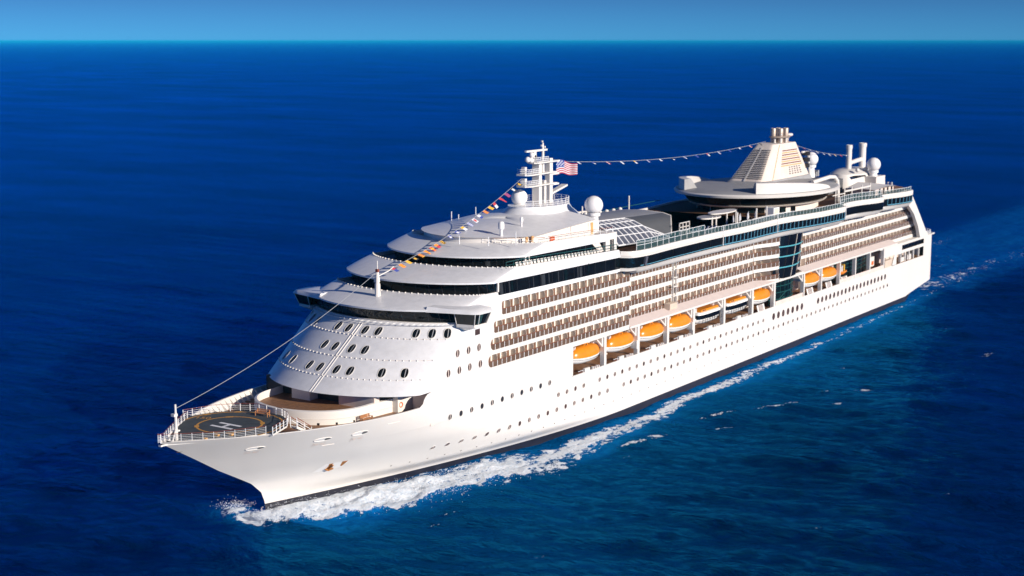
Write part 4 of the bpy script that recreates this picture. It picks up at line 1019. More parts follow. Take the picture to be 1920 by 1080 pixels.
LBL = ['yellow lifeboat nearest the bow, half hidden by the angled opening', 'second yellow lifeboat from the bow, with a white frame below it',
       'third yellow lifeboat from the bow, under the forward end of the sloping roof', 'yellow lifeboat just forward of the two white tenders',
       'yellow lifeboat between the white tenders and the dark glass wall', 'yellow lifeboat just aft of the dark glass wall', 'yellow lifeboat beside the small orange rescue boat']
for i, (x, _) in enumerate(MID):
    o = lb0 if i == 0 else copy_tree(lb0)
    o.location = (x - .6, 14.2, 12.75)
    tag(o, LBL[i], 'lifeboat', 'yellow lifeboats along the port side')
def make_tender():
    r = empty('tender_boat')
    b = boat_hull(11.6, 1.8, 0, 1.35); b.build('boat_hull', r, 40)
    c = MB(); rings = []
    for z, s, w in ((1.4, 1, 1.72), (2.3, .97, 1.66)):
        rings.append([(5.4*s*math.copysign(abs(math.cos(a))**.5, math.cos(a)), w*math.copysign(abs(math.sin(a))**.45, math.sin(a)), z) for a in [2*math.pi*k/40 for k in range(40)]])
    c.loft(rings, 'glass', True); c.build('cabin_window', r, 50)
    c = MB(); rings = []
    for z, s, w in ((2.3, 1.0, 1.75), (2.75, .97, 1.65), (2.85, .9, 1.4)):
        rings.append([(5.5*s*math.copysign(abs(math.cos(a))**.5, math.cos(a)), w*math.copysign(abs(math.sin(a))**.45, math.sin(a)), z) for a in [2*math.pi*k/40 for k in range(40)]])
    c.loft(rings, 'boatw', True, False, True); c.build('cabin_roof', r, 50)
    c = MB(); c.prism_xz([(-4.4, 2.85), (4.3, 2.85), (3.8, 3.35), (-4.0, 3.35)], -1.1, 1.15, 'orange'); c.box(2.0, 2.5, 1.15, 1.17, 2.95, 3.25, 'dark'); c.box(2.8, 3.3, 1.15, 1.17, 2.95, 3.25, 'dark'); c.build('roof_box', r, 0)
    c = MB()
    for k in range(9): x = -4.6 + 1.15*k; c.tube([(x, 1.86, .5), (x, 1.86, 1.5)], .045, 'fblack', 4)
    c.tube([(-4.8, 1.86, 1.15), (4.8, 1.86, 1.15)], .045, 'fblack', 4); c.tube([(-4.8, 1.86, .7), (3.4, 1.86, .7)], .045, 'fblack', 4); c.build('side_rail', r, 0)
    for x in (-3.7, 4.6):
        k = MB(); k.box(x - .12, x + .12, -.3, .3, 2.8, 3.7, 'boatw'); k.box(x + .3, x + .5, -.3, .3, 2.8, 3.6, 'boatw'); k.build('lifting_hook', r, 0)
    return r
t0 = make_tender(); t0.location = (147.0, 14.2, 12.6)
tag(t0, 'white tender with dark windows, forward one of the two beside the lifeboats', 'tender', 'white tenders along the port side')
t1 = copy_tree(t0); t1.location = (133.0, 14.2, 12.6); t1['label'] = 'white tender with dark windows, aft one, next to a yellow lifeboat'
rb = empty('rescue_boat', (70.3, 14.6, 13.2)); tag(rb, 'small open orange rescue boat hanging aft of the lifeboats', 'boat')
b = boat_hull(5.2, 1.0, 0, .8, m='forange'); b.build('boat_hull', rb, 40)
b = MB(); b.tube([(2.6*math.cos(a), 1.05*math.sin(a), .85) for a in [2*math.pi*k/24 for k in range(25)]], .22, 'forange', 8); b.build('inflatable_collar', rb, 50)
b = MB(); b.box(-1.6, -.9, -.5, .5, .8, 2.6, 'fyel'); b.box(.2, .6, -.4, .4, .8, 2.2, 'boatw'); b.box(-.5, -.1, -.4, .4, .8, 2.4, 'boatw'); b.build('console', rb, 0)

# ------------------------------------------------------------------ lines and flags
def line(name, P, r, label, m='rope'):
    b = MB(); b.tube(P, r, m, 5); o = b.build(name, None, 60); tag(o, label, 'rope'); return o
def cat(p0, p1, sag, n=24):
    return [Vector(p0).lerp(Vector(p1), t) - Vector((0, 0, sag*4*t*(1-t))) for t in [k/n for k in range(n+1)]]
bowl = cat((288.4, 0, 20.3), (241.8, 0, 34.4), 1.4)
line('stay_cable', bowl, .045, 'pale stay cable rising from the bow staff to the small mast', 'rope')
FWD = cat((239.6, .3, 34.4), (197.8, 0, 46.8), 1.3); MIDL = cat((183.0, 0, 49.2), (86.5, 0, 47.9), 1.6); AFTL = cat((73.5, 0, 47.2), (30.2, 0, 41.0), .9)
line('flag_line', FWD, .045, 'line of signal flags from small front mast to main mast')
line('flag_line', MIDL, .045, 'line of signal flags from main mast to funnel')
line('flag_line', AFTL, .045, 'line of signal flags from funnel to aft stacks')
def at(P, t):
    f = t*(len(P)-1); i = min(int(f), len(P)-2); return P[i].lerp(P[i+1], f - i)
def flag(p, d, size, cols, style, drop_, seed):
    """cloth hung from the line; blown aft and to starboard"""
    rnd = random.Random(seed); b = MB(); nx, ny = 8, 5; w, h = size
    wind = Vector((-.80, .30, -.25 - .25*drop_)).normalized()
    if style == 'pennant': pass
    grid = []
    for i in range(nx + 1):
        u = i/nx; row = []
        for j in range(ny + 1):
            v = j/ny; hh = h * (1 - u*.65 if style == 'pennant' else 1)
            q = p + wind*w*u + d*(hh*(v - .5)) + Vector((.18, -.1, .25))*math.sin(u*5 + rnd.random()*.3 + seed)*.35*u + Vector((0, 0, -.1*u))
            row.append(q)
        grid.append(row)
    def mf(i, j):
        u, v = (j + .5)/nx, (i + .5)/ny
        if style == 'stripes': return cols[j % 2]
        if style == 'halves': return cols[0] if u < .5 else cols[1]
        if style == 'bands': return cols[i % 2]
        if style == 'cross': return cols[0] if (abs(u-.5) < .14 or abs(v-.5) < .14) else cols[1]
        if style == 'box': return cols[0] if (.25 < u < .75 and .2 < v < .8) else cols[1]
        return cols[0]
    b.loft(grid, cols[0], mf=mf)
    return b.build('signal_flag', None, 60)
ORD = 'first second third fourth fifth sixth seventh eighth ninth tenth eleventh twelfth thirteenth fourteenth fifteenth sixteenth seventeenth eighteenth nineteenth twentieth'.split() + ['twenty-first', 'twenty-second']
F1 = [(('red', 'fblue'), 'halves'), (('forange',), 'plain'), (('fyel',), 'plain'), (('fyel', 'fblack'), 'box'), (('red', 'fyel'), 'stripes'), (('forange',), 'pennant'), (('fyel', 'red'), 'cross'), (('forange', 'red'), 'halves'), (('fyel', 'fblack'), 'stripes'),
      (('fwhite', 'fblue'), 'cross'), (('fwhite', 'fblue'), 'box'), (('fyel', 'fwhite'), 'halves'), (('fblue', 'fwhite'), 'bands'), (('red', 'fwhite'), 'box'), (('fwhite', 'fblue'), 'halves'), (('red', 'fyel'), 'bands'), (('fyel',), 'plain'), (('red', 'fwhite'), 'halves'), (('red',), 'pennant'), (('red', 'fblue'), 'bands'), (('fwhite', 'fblack'), 'box'), (('fyel', 'fblack'), 'box')]
T1 = [.035, .085, .13, .175, .215, .255, .295, .33, .37, .43, .48, .525, .57, .61, .65, .695, .735, .775, .82, .865, .915, .965]
CN = dict(red='red', fblue='blue', forange='orange', fyel='yellow', fblack='black', fwhite='white')
SN = dict(halves='halved', plain='plain', box='boxed', stripes='striped', pennant='pennant', cross='crossed', bands='banded')
for i, (t, (cols, st)) in enumerate(zip(T1, F1)):
    d = (at(FWD, min(1, t + .01)) - at(FWD, max(0, t - .01))).normalized()
    o = flag(at(FWD, t), d, (1.3 if st != 'pennant' else 1.8, .75), cols, st, .5 if i != 17 else 2.5, i)
    tag(o, f"{' and '.join(CN[c] for c in cols)} {SN[st]} signal flag, {ORD[i]} up from the small front mast", 'flag', 'signal flags on the front line')
seq = ['fwhite', 'fblue', 'red', 'fwhite', 'fyel', 'fblue', 'fwhite', 'fblack', 'fwhite', 'fblue', 'red', 'fwhite', 'fblue', 'fwhite', 'red', 'fblack']
for i in range(16):
    t = .06 + .9*i/15; d = (at(MIDL, min(1, t + .01)) - at(MIDL, max(0, t - .01))).normalized()
    o = flag(at(MIDL, t), d, (1.1, .7), (seq[i], 'fblue' if seq[i] == 'fwhite' else 'fwhite'), ('plain', 'halves', 'bands')[i % 3], .6, i + 40)
    tag(o, f"{CN[seq[i]]} signal flag, {ORD[i]} from the main mast on the line to the funnel", 'flag', 'signal flags between mast and funnel')
seq2 = ['fyel', 'red', 'red', 'fwhite', 'fwhite', 'fblue', 'fwhite', 'fyel', 'red', 'fwhite']
for i in range(10):
    t = .05 + .9*i/9; d = (at(AFTL, min(1, t + .01)) - at(AFTL, max(0, t - .01))).normalized()
    o = flag(at(AFTL, t), d, (1.1, .7), (seq2[i], 'fwhite' if seq2[i] != 'fwhite' else 'fblue'), ('plain', 'halves')[i % 2], .6, i + 70)
    tag(o, f"{CN[seq2[i]]} signal flag, {ORD[i]} aft of the funnel on the line to the stacks", 'flag', 'signal flags aft of the funnel')
# ensign on the gaff
b = MB(); nx, ny = 20, 13; p = Vector((185.0, -.1, 49.5)); grid = []
for i in range(nx + 1):
    u = i/nx; grid.append([p + Vector((-5.4*u, 1.4*u, -.1*u - .9*u*u)) + Vector((.5, .5, 0))*math.sin(u*8) * u + Vector((0, 0, -2.9*(v/ny)*(1 - .25*u) + .25*math.sin(u*7))) for v in range(ny + 1)])
b.loft(grid, 'red', mf=lambda i, j: ('fwhite' if (i + j) % 3 == 0 and 0 < i < 6 else 'fblue') if (j < 8 and i < 7) else ('red' if i % 2 == 0 else 'fwhite'))
ens = b.build('ensign', None, 60); tag(ens, 'red and white striped ensign with blue corner flying from the main mast', 'flag')

# ------------------------------------------------------------------ loose things on deck
def bench(loc, rz, label):
    r = empty('bench', loc, rz); tag(r, label, 'bench')
    b = MB()
    for k in range(4): b.box(-1.2, 1.2, -.3 + .15*k, -.18 + .15*k, .42, .47, 'benchw')
    b.build('seat', r, 0)
    b = MB()
    for k in range(4): b.box(-1.2, 1.2, -.38 - .03*k, -.33 - .03*k, .55 + .13*k, .65 + .13*k, 'benchw')
    b.build('backrest', r, 0)
    for x in (-1.15, 1.15):
        for y in (-.3, .25):
            b = MB(); b.box(x - .05, x + .05, y - .05, y + .05, 0, .68 if y > 0 else 1.05, 'benchw'); b.build('leg', r, 0)
        b = MB(); b.box(x - .06, x + .06, -.34, .34, .66, .72, 'benchw'); b.build('armrest', r, 0)
bench((258.9, 11.25, 13.7), R(2), 'orange wooden bench against the curved white wall on the foredeck')
bench((270.9, .4, 15.55), R(-84), 'dark wooden bench on the helicopter deck under its rear rail')
b = MB(); b.tube([(0, .38*math.cos(a), .38*math.sin(a)) for a in [2*math.pi*k/20 for k in range(21)]], .1, 'ringo', 8)
lr = b.build('life_ring', None, 60); lr.location = (251.0, 12.0, 14.9); lr.rotation_euler = (0, 0, R(80)); tag(lr, 'orange life ring on the promenade at the end of the bow slot', 'life ring')
def deck_chair(loc, rz, label):
    r = empty('deck_chair', loc, rz); tag(r, label, 'deck chair', 'white deck chairs by the glass roof')
    b = MB(); b.box(-.3, .3, -.9, .4, .32, .4, 'fwhite'); b.build('seat', r, 0)
    b = MB(); b.add([(-.3, .4, .4), (.3, .4, .4), (.3, .85, 1.15), (-.3, .85, 1.15), (-.3, .45, .34), (.3, .45, .34), (.3, .92, 1.1), (-.3, .92, 1.1)], [[0,1,2,3],[7,6,5,4],[0,4,5,1],[1,5,6,2],[2,6,7,3],[3,7,4,0]], 'fwhite'); b.build('backrest', r, 0)
    for x in (-.26, .26):
        for y in (-.8, .3): b = MB(); b.box(x - .03, x + .03, y - .03, y + .03, 0, .32, 'fwhite'); b.build('leg', r, 0)
    return r
c0 = deck_chair((150.0, 12.6, 32.45 + drop(150)), R(60), 'white deck chair nearest the grey glass-house roof')
for k in range(1, 6):
    c = copy_tree(c0); c.location = (150.0 - 1.25*k, 12.6 + .28*k, 32.45 + drop(150)); c['label'] = f'white deck chair, {ORD[k]} in the row behind the grey roof'
def parasol(loc, label):
    r = empty('closed_parasol', loc); tag(r, label, 'parasol', 'folded white parasols by the lounge')
    b = MB(); b.tube([(0, 0, 0), (0, 0, 2.3)], .04, 'rail', 6); b.build('pole', r, 30)
    b = MB(); b.lathe((0, 0, 0), [(.10, .75), (.22, .85), (.20, 1.4), (.12, 2.0), (.03, 2.4)], 'fwhite', 10); b.build('folded_cloth', r, 40)
    return r
p0 = parasol((133.5, 14.0, 32.5 + drop(133)), 'folded white parasol nearest the pool bar canopy')
for k in range(1, 7):
    c = copy_tree(p0); x = 133.5 - 2.1*k; c.location = (x, 14.0 + (.5 if k % 2 else -.3), 32.5 + drop(x)); c['label'] = f'folded white parasol, {ORD[k]} in the row running aft from the pool bar'
# one person in dark clothes standing at the pool deck
def person(loc, rz, label):
    r = empty('person', loc, rz); tag(r, label, 'person')
    J = [(0,0,.95),(0,0,1.15),(0,0,1.38),(0,0,1.50),(0,.01,1.60),(0,.01,1.72), (.19,0,1.40),(.26,.02,1.12),(.24,.12,.90),(.24,.15,.80), (-.19,0,1.40),(-.25,.02,1.12),(-.24,.10,.88),(-.24,.13,.78), (.1,0,.90),(.11,.03,.50),(.11,-.02,.08),(.11,.14,.03),(-.1,0,.90),(-.12,.05,.50),(-.12,0,.08),(-.12,.16,.03)]
    E_ = [(0,1),(1,2),(2,3),(3,4),(4,5),(2,6),(6,7),(7,8),(8,9),(2,10),(10,11),(11,12),(12,13),(0,14),(14,15),(15,16),(16,17),(0,18),(18,19),(19,20),(20,21)]
    rad = [.15,.14,.15,.06,.095,.08,.07,.05,.04,.045,.07,.05,.04,.045,.1,.07,.05,.045,.1,.07,.05,.045]
    me = bpy.data.meshes.new('body'); me.from_pydata(J, E_, []); o = bpy.data.objects.new('body', me); COL.objects.link(o); o.parent = r
    me.materials.append(M['cloth'])
    sk = o.modifiers.new('skin', 'SKIN')
    for i, v in enumerate(me.skin_vertices[0].data if me.skin_vertices else []): v.radius = (rad[i], rad[i]*.85); v.use_root = (i == 0)
    o.modifiers.new('sub', 'SUBSURF').render_levels = 2
    return o
po = person((130.4, 17.0, 32.5 + drop(130.4)), R(110), 'person in dark clothes standing by the rail of the pool deck')
if not po.data.skin_vertices:
    bpy.context.view_layer.objects.active = po
    bpy.context.view_layer.update()
hd = MB(); hd.sphere((0, .015, 1.67), .105, 'skin', 14); hd.box(-.015, .015, .11, .14, 1.64, 1.68, 'skin'); hd.build('head', po.parent, 60)
hr = MB(); hr.sphere((0, -.01, 1.70), .112, 'hair', 14, -.1); hr.build('hair', po.parent, 60)

# ------------------------------------------------------------------ sea
def sea_axis(lo, hi, step, far, n):
    core = list(np.arange(lo, hi + 1e-6, step)); g = np.geomspace(step*2, far, n)
    return np.array(sorted([lo - q for q in g] + core + [hi + q for q in g]))
gx = sea_axis(-60, 300, .6, 400000, 70); gy = sea_axis(-30, 105, .5, 400000, 70)
X, Y = np.meshgrid(gx, gy, indexing='ij')
rng = np.random.default_rng(3)
near = np.exp(-np.maximum(0, np.maximum(np.abs(X - 120) - 260, np.abs(Y - 40) - 180))**2 / 120**2)
Z = np.zeros_like(X)
for lam, amp, k in ((34, .16, 5), (17, .11, 8), (8, .06, 10), (4, .03, 10)):
    for _ in range(k):
        a = R(200) + rng.normal(0, .55); q = 2*math.pi/(lam*rng.uniform(.75, 1.3)); ph = rng.uniform(0, 6.28)
        Z += amp/math.sqrt(k)*1.4*np.sin(q*(X*math.cos(a) + Y*math.sin(a)) + ph)
Z *= near
def sm(a, b, v): t = np.clip((v - a)/(b - a), 0, 1); return t*t*(3 - 2*t)
hbx = np.array([hb(x, 0.0) if 0 <= x <= 270.3 else 0.0 for x in gx])[:, None] + 0*Y
# foam belts along the hull (port side positive Y)
def vnoise(sx_, sy_, seed, oct_=4):
    out = np.zeros_like(X); am = 1.0
    for o_ in range(oct_):
        f = 2**o_; r_ = np.random.default_rng(seed + o_); T = r_.random((64, 64))
        u = (X*sx_*f) % 64; v = (Y*sy_*f) % 64; i = u.astype(int); j = v.astype(int); fu = u - i; fv = v - j
        fu = fu*fu*(3-2*fu); fv = fv*fv*(3-2*fv); i2 = (i+1) % 64; j2 = (j+1) % 64
        out += am*((T[i % 64, j % 64]*(1-fu) + T[i2, j % 64]*fu)*(1-fv) + (T[i % 64, j2]*(1-fu) + T[i2, j2]*fu)*fv - .5); am *= .55
    return out
N1 = vnoise(.10, .16, 11); N2 = vnoise(.25, .4, 31); N3 = vnoise(.05, .3, 51)
oy = np.interp(gx, [-90, 0, 76, 117, 146, 174, 196, 206, 213, 219, 224, 229, 233, 240, 250, 261, 268, 274.5, 277], [18, 15.5, 20.5, 22.5, 23, 23.5, 24, 24.0, 24.0, 25.8, 27.2, 24.0, 22.2, 19.8, 18.0, 15.0, 10.8, 5.2, 0])[:, None] + 0*Y
D = Y - hbx; span = np.maximum(.5, oy - hbx); rel = D/span
onship = (X > -2) & (X < 277)
belt = sm(-.06, .04, rel) * (1 - sm(.86, 1.10, rel + N2*.35))
dense = sm(205, 232, X) * (1 - sm(272.5, 275.5, X))
foam = belt * dense * (.90 + .28*N1 + .25*N2)
foam = np.maximum(foam, belt * sm(130, 215, X) * (1 - sm(215, 240, X)) * sm(.18, .5, rel) * (.44 + .45*N1 + .3*N2))
foam -= belt * dense * sm(.42, .02, rel) * (1 - sm(244, 256, X)) * .55
foam = np.maximum(foam, sm(268, 273, X)*(1 - sm(275.2, 277, X))*np.exp(-((Y - 1.0)/3.8)**2)*1.05)
foam = np.maximum(foam, np.exp(-((X - 273.4)/2.9)**2 - ((Y + 3.6)/2.8)**2)*.95*(1 + .5*N2))
sy_ = np.interp(gx, [20, 76, 117, 150, 187, 214], [18.3, 19.6, 20.2, 20.5, 20.8, 20.6])[:, None]; sw = np.interp(gx, [20, 117, 190, 214], [1.6, 1.7, 2.2, 3.0])[:, None]; sa = np.interp(gx, [30, 80, 117, 160, 190, 214], [.36, .52, .62, .76, .86, .88])[:, None]
foam = np.maximum(foam, np.exp(-((Y - sy_ - N1*1.6)/sw)**2)*sa*((X < 224) & (X > 0))*(1 + .5*N2))
foam = np.maximum(foam, np.exp(-((Y - oy + 1.0 - N1)/1.2)**2)*((X > 180) & (X < 232))*.62*(1 + .9*N2))
for cx, cy, L, w, a, s in ((228.5, 25.0, 5, .8, .62, 1), (203, 28.2, 5, 1.1, .68, 1), (196.5, 29.6, 3.4, 1.3, .72, 1), (173.8, 31, 6, .8, .6, 1), (163.8, 37, 5.5, .7, .75, 1), (157.4, 40, 3.2, .8, .72, 1), (151.7, 47, 1.8, 1.0, .75, 1), (137.2, 47, 2.4, 1.5, .72, 1), (86.7, 57.7, 3.2, 1.2, .6, 1), (201, 86, 1.2, .5, .6, 1), (182, 36, 4, .6, .62, 1), (211, 31.5, 3, .5, .5, 1), (260, 26, 2.2, .35, .7, 1), (255, 24, 4, .4, .55, 1), (264.6, 47, 1.4, .4, .65, 1), (110, 62, 2, .5, .55, 1), (60, 40, 3, .8, .5, 1), (230, 75, 1.2, .3, .5, 1), (120, 35, 3, .5, .5, 1), (143, 41, 2.4, .5, .5, 1)):
    th = R(155); dx, dy = X - cx, Y - cy; u = dx*math.cos(th) + dy*math.sin(th); v = -dx*math.sin(th) + dy*math.cos(th) + .05*u*u*.4
    foam = np.maximum(foam, np.exp(-(u/L)**2 - (v/w)**2)*a*s)
wk = (X < 4)*np.exp(-((np.abs(Y) - 13.0 - .03*(4 - X) - N1*2)/5.0)**2)*.42*np.exp(X/160) + (X < 4)*np.exp(-(Y/15)**2)*.26*np.exp(X/120)*(1+N1)
rs_ = np.random.default_rng(9)
for _ in range(26):
    cx, cy = rs_.uniform(-250, 380), rs_.uniform(-420, 150)
    if -40 < cy < 34 and -60 < cx < 290: continue
    th = R(rs_.uniform(105, 150)); L_, w_, a_ = rs_.uniform(.8, 2.6), rs_.uniform(.35, .8), rs_.uniform(.5, .68); u = (X-cx)*math.cos(th) + (Y-cy)*math.sin(th); v = -(X-cx)*math.sin(th) + (Y-cy)*math.cos(th)
    foam = np.maximum(foam, np.exp(-(u/L_)**2 - (v/w_)**2)*a_)
foam = np.maximum(foam, wk*(1 + N2))
wid = np.interp(gx, [-400, -60, 0, 60, 120, 200, 215, 270], [28, 20, 18.0, 20.0, 22.5, 24.0, 25, 16])[:, None] + 3.0*N3 + 1.5*N1
edgef = np.where(X > 0, hbx - 1.0, -wid)
aer = np.clip(1 - sm(-3.5 - 4*(X < 0), 4.5 + 8*(X < 0), np.abs(Y*1.0) - wid), 0, 1) * ((Y > 0) | (X < 12)) * (X < 272) * np.interp(X, [-700, -150, 0, 60, 150, 215, 270], [0.08, .7, 1.0, 1.1, .95, .85, .9])*(1 + .35*N1)
aer = np.maximum(aer, np.exp(-((X - 272.5)/4.5)**2 - ((Y + 2.5)/4.8)**2)*1.1)
foam = np.clip(foam, 0, 1.2)
crest = (.25 + .75*sm(.05, .40, rel))*np.maximum(0, belt*dense)*(.45 + .5*sm(232, 262, X)*(1 - .8*sm(262, 271, X)))*(1 - .40*rel)*1.15
Z = Z*(1 - .4*np.clip(aer, 0, 1)) + crest*(1 + 1.0*N2) + foam*.25*N2*near*2 + 1.1*np.exp(-((X - 273.6)/2.3)**2 - ((Y + 3.4)/2.2)**2)*(1 + N2)
vv = np.stack([X, Y, Z], -1).reshape(-1, 3).astype(np.float32)
nx_, ny_ = X.shape; idx = np.arange(nx_*ny_).reshape(nx_, ny_)
q = np.stack([idx[:-1, :-1], idx[1:, :-1], idx[1:, 1:], idx[:-1, 1:]], -1).reshape(-1, 4)
me = bpy.data.meshes.new('sea'); me.vertices.add(len(vv)); me.vertices.foreach_set('co', vv.ravel())
me.loops.add(q.size); me.loops.foreach_set('vertex_index', q.ravel().astype(np.int32))
me.polygons.add(len(q)); me.polygons.foreach_set('loop_start', np.arange(0, q.size, 4, dtype=np.int32)); me.polygons.foreach_set('loop_total', np.full(len(q), 4, dtype=np.int32))
me.update(calc_edges=True); me.polygons.foreach_set('use_smooth', np.ones(len(q), dtype=bool))
for nm, arr in (('foam', foam), ('aer', np.clip(aer, 0, 1))):
    at_ = me.attributes.new(nm, 'FLOAT', 'POINT'); at_.data.foreach_set('value', arr.reshape(-1).astype(np.float32))
sea = bpy.data.objects.new('sea', me); COL.objects.link(sea); sea['kind'] = 'structure'; sea['label'] = 'deep blue open sea with foam along the ship'
m = bpy.data.materials.new('sea_water'); m.use_nodes = True; t = m.node_tree; bs = t.nodes['Principled BSDF']
N = lambda ty: t.nodes.new(ty); Lk = lambda a, b_: t.links.new(a, b_)
co = N('ShaderNodeTexCoord'); gm = N('ShaderNodeNewGeometry')
af = N('ShaderNodeAttribute'); af.attribute_name = 'foam'; aa = N('ShaderNodeAttribute'); aa.attribute_name = 'aer'
def noise_n(scale, det, sc3=(1, 1, 1), rot=0.0, rough=.6):
    mp = N('ShaderNodeMapping'); mp.inputs['Scale'].default_value = sc3; mp.inputs['Rotation'].default_value = (0, 0, rot); Lk(co.outputs['Object'], mp.inputs[0])
    n = N('ShaderNodeTexNoise'); n.inputs['Scale'].default_value = scale; n.inputs['Detail'].default_value = det; n.inputs['Roughness'].default_value = rough; Lk(mp.outputs[0], n.inputs['Vector']); return n.outputs[0]
def math_n(op, a, b_=None, c_=None):
    n = N('ShaderNodeMath'); n.operation = op
    for i, v in enumerate((a, b_, c_)):
        if v is None: continue
        if isinstance(v, (int, float)): n.inputs[i].default_value = v
        else: Lk(v, n.inputs[i])
    return n.outputs[0]
WR = R(-30)
w1 = noise_n(.05, 5, (1.8, 1, 1), WR); w2 = noise_n(.17, 6, (2.0, 1, 1), WR + R(8), .62); w3 = noise_n(.7, 5, (1.7, 1, 1), WR - R(10), .6)
w0 = noise_n(.014, 5, (2.0, 1, 1), WR + R(5), .6)
hsum = math_n('ADD', math_n('ADD', math_n('MULTIPLY', w0, 5.0), math_n('MULTIPLY', w1, 2.0)), math_n('ADD', math_n('MULTIPLY', w2, 1.7), math_n('MULTIPLY', w3, .36)))
bp = N('ShaderNodeBump'); bp.inputs['Strength'].default_value = 1.0; bp.inputs['Distance'].default_value = 1.0; Lk(hsum, bp.inputs['Height'])
fn = noise_n(.55, 10, (1, 1.6, 1), WR, .72)
fm = math_n('ADD', af.outputs['Fac'], math_n('MULTIPLY', math_n('SUBTRACT', fn, .5), 2.5))
mr = N('ShaderNodeMapRange'); mr.interpolation_type = 'SMOOTHSTEP'; mr.inputs['From Min'].default_value = .50; mr.inputs['From Max'].default_value = .74; Lk(fm, mr.inputs['Value'])
gate = N('ShaderNodeMapRange'); gate.inputs['From Min'].default_value = .12; gate.inputs['From Max'].default_value = .35; Lk(af.outputs['Fac'], gate.inputs['Value'])
ff = math_n('MULTIPLY', mr.outputs[0], gate.outputs[0])
cl = N('ShaderNodeMix'); cl.data_type = 'RGBA'; big = math_n('MULTIPLY_ADD', math_n('SUBTRACT', noise_n(.016, 7, (2.2, 1, 1), WR, .65), .5), 2.6, .5); cl.clamp_factor = True
cl.inputs[6].default_value = (0.0, 0.005, 0.034, 1); cl.inputs[7].default_value = (0.0, 0.020, 0.088, 1); Lk(big, cl.inputs[0])
c2 = N('ShaderNodeMix'); c2.data_type = 'RGBA'; Lk(math_n('MULTIPLY', aa.outputs['Fac'], math_n('ADD', .35, math_n('MULTIPLY', fn, 1.1))), c2.inputs[0]); Lk(cl.outputs[2], c2.inputs[6]); c2.inputs[7].default_value = (0.003, 0.125, 0.37, 1)
t.nodes.remove(bs)
df = N('ShaderNodeBsdfDiffuse'); Lk(c2.outputs[2], df.inputs[0]); Lk(bp.outputs[0], df.inputs['Normal'])
gl = N('ShaderNodeBsdfGlossy'); gl.inputs[0].default_value = (0.012, 0.42, 1.0, 1); gl.inputs['Roughness'].default_value = .16; Lk(bp.outputs[0], gl.inputs['Normal'])
fr_ = N('ShaderNodeFresnel'); fr_.inputs['IOR'].default_value = 1.33; Lk(bp.outputs[0], fr_.inputs['Normal'])
ms = N('ShaderNodeMixShader'); pm_ = N('ShaderNodeMath'); pm_.operation = 'MULTIPLY'; pm_.use_clamp = True
fs_ = N('ShaderNodeFresnel'); fs_.inputs['IOR'].default_value = 1.33; Lk(math_n('ADD', math_n('MULTIPLY', fr_.outputs[0], .45), math_n('MULTIPLY', fs_.outputs[0], .45)), pm_.inputs[0]); Lk(math_n('MULTIPLY_ADD', math_n('SUBTRACT', noise_n(.0042, 8, (2.6, 1, 1), WR + R(6), .68), .5), 1.7, 1.05), pm_.inputs[1]); Lk(pm_.outputs[0], ms.inputs[0]); Lk(df.outputs[0], ms.inputs[1]); Lk(gl.outputs[0], ms.inputs[2])
fd = N('ShaderNodeBsdfDiffuse'); fcr = N('ShaderNodeValToRGB'); fcr.color_ramp.elements[0].position = .35; fcr.color_ramp.elements[0].color = (.62, .73, .84, 1); fcr.color_ramp.elements[1].position = .62; fcr.color_ramp.elements[1].color = (.84, .86, .90, 1); Lk(noise_n(1.1, 8, (1, 1.4, 1), WR, .7), fcr.inputs[0]); Lk(fcr.outputs[0], fd.inputs[0])
fb = N('ShaderNodeBump'); fb.inputs['Strength'].default_value = .8; fb.inputs['Distance'].default_value = 1.2; Lk(fn, fb.inputs['Height']); Lk(fb.outputs[0], fd.inputs['Normal'])
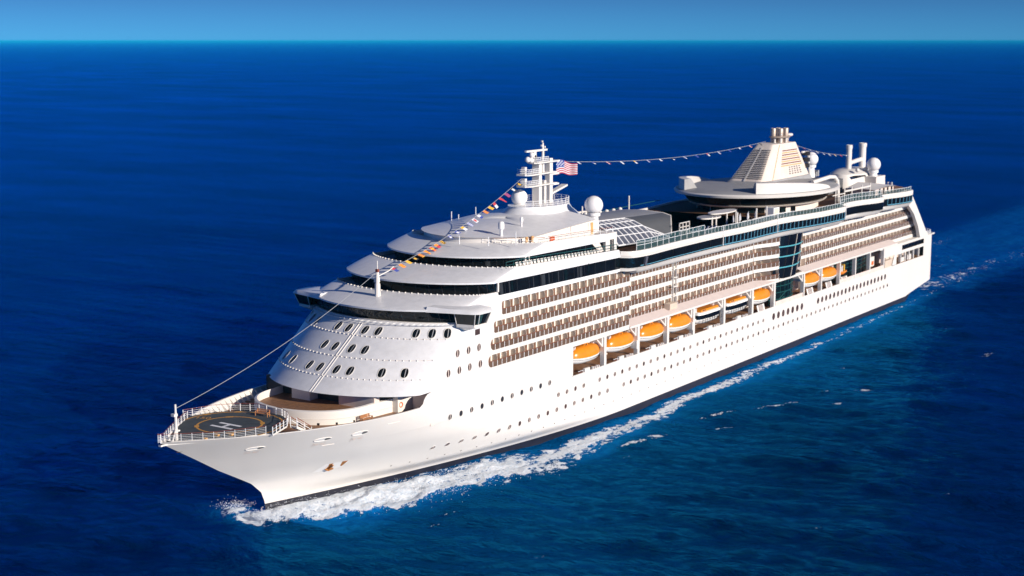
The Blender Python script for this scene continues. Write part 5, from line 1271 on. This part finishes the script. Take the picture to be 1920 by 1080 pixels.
m2 = N('ShaderNodeMixShader'); Lk(ff, m2.inputs[0]); Lk(ms.outputs[0], m2.inputs[1]); Lk(fd.outputs[0], m2.inputs[2])
Lk(m2.outputs[0], t.nodes['Material Output'].inputs['Surface'])
me.materials.append(m)

# ------------------------------------------------------------------ spray thrown up along the bow wave
b = MB(); rs_ = random.Random(21)
def drop_(p, r):
    x, y, z = p; b.add([(x+r,y,z),(x-r,y,z),(x,y+r,z),(x,y-r,z),(x,y,z+r),(x,y,z-r)], [(0,2,4),(2,1,4),(1,3,4),(3,0,4),(2,0,5),(1,2,5),(3,1,5),(0,3,5)], 'spray')
for k in range(7000):
    x = 275 - 46*rs_.random()**1.5; t = rs_.gauss(.62, .28); y0 = hb(x, 0) if x < 270.2 else 0
    w = interp(x, [228, 240, 250, 261, 268, 276], [24, 19.5, 17.8, 14.6, 10.2, 3.6]) - y0
    y = y0 + .6 + max(.28, abs(t))*w*.95; h = abs(rs_.gauss(0, .55))*interp(x, [228, 255, 270, 276], [.5, 1.0, 1.5, .8])
    drop_((x, y, .55 + h), rs_.uniform(.02, .065))
for k in range(450):
    x = rs_.gauss(273.5, 1.2); y = rs_.gauss(-3.4, 1.3); drop_((x, y, .9 + abs(rs_.gauss(0, .5))), rs_.uniform(.02, .065))
o = b.build('bow_spray', None, 0); tag(o, 'white spray thrown up by the bow wave', None, None, 'stuff')

# ------------------------------------------------------------------ faint sea haze
b = MB(); b.box(-420000, 420000, -420000, 420000, -4.0, 78.0, 'white'); hz = b.build('haze', None, 0)
hz['kind'] = 'stuff'; hz['label'] = 'thin blue sea haze near the horizon'
hm = bpy.data.materials.new('sea_haze'); hm.use_nodes = True; ht = hm.node_tree; ht.nodes.clear()
ho = ht.nodes.new('ShaderNodeOutputMaterial'); hv = ht.nodes.new('ShaderNodeVolumePrincipled')
hv.inputs['Color'].default_value = (0.012, 0.42, 0.78, 1); hv.inputs['Density'].default_value = 2.5e-5; hv.inputs['Anisotropy'].default_value = -0.3
ht.links.new(hv.outputs[0], ho.inputs['Volume']); hz.data.materials.clear(); hz.data.materials.append(hm)
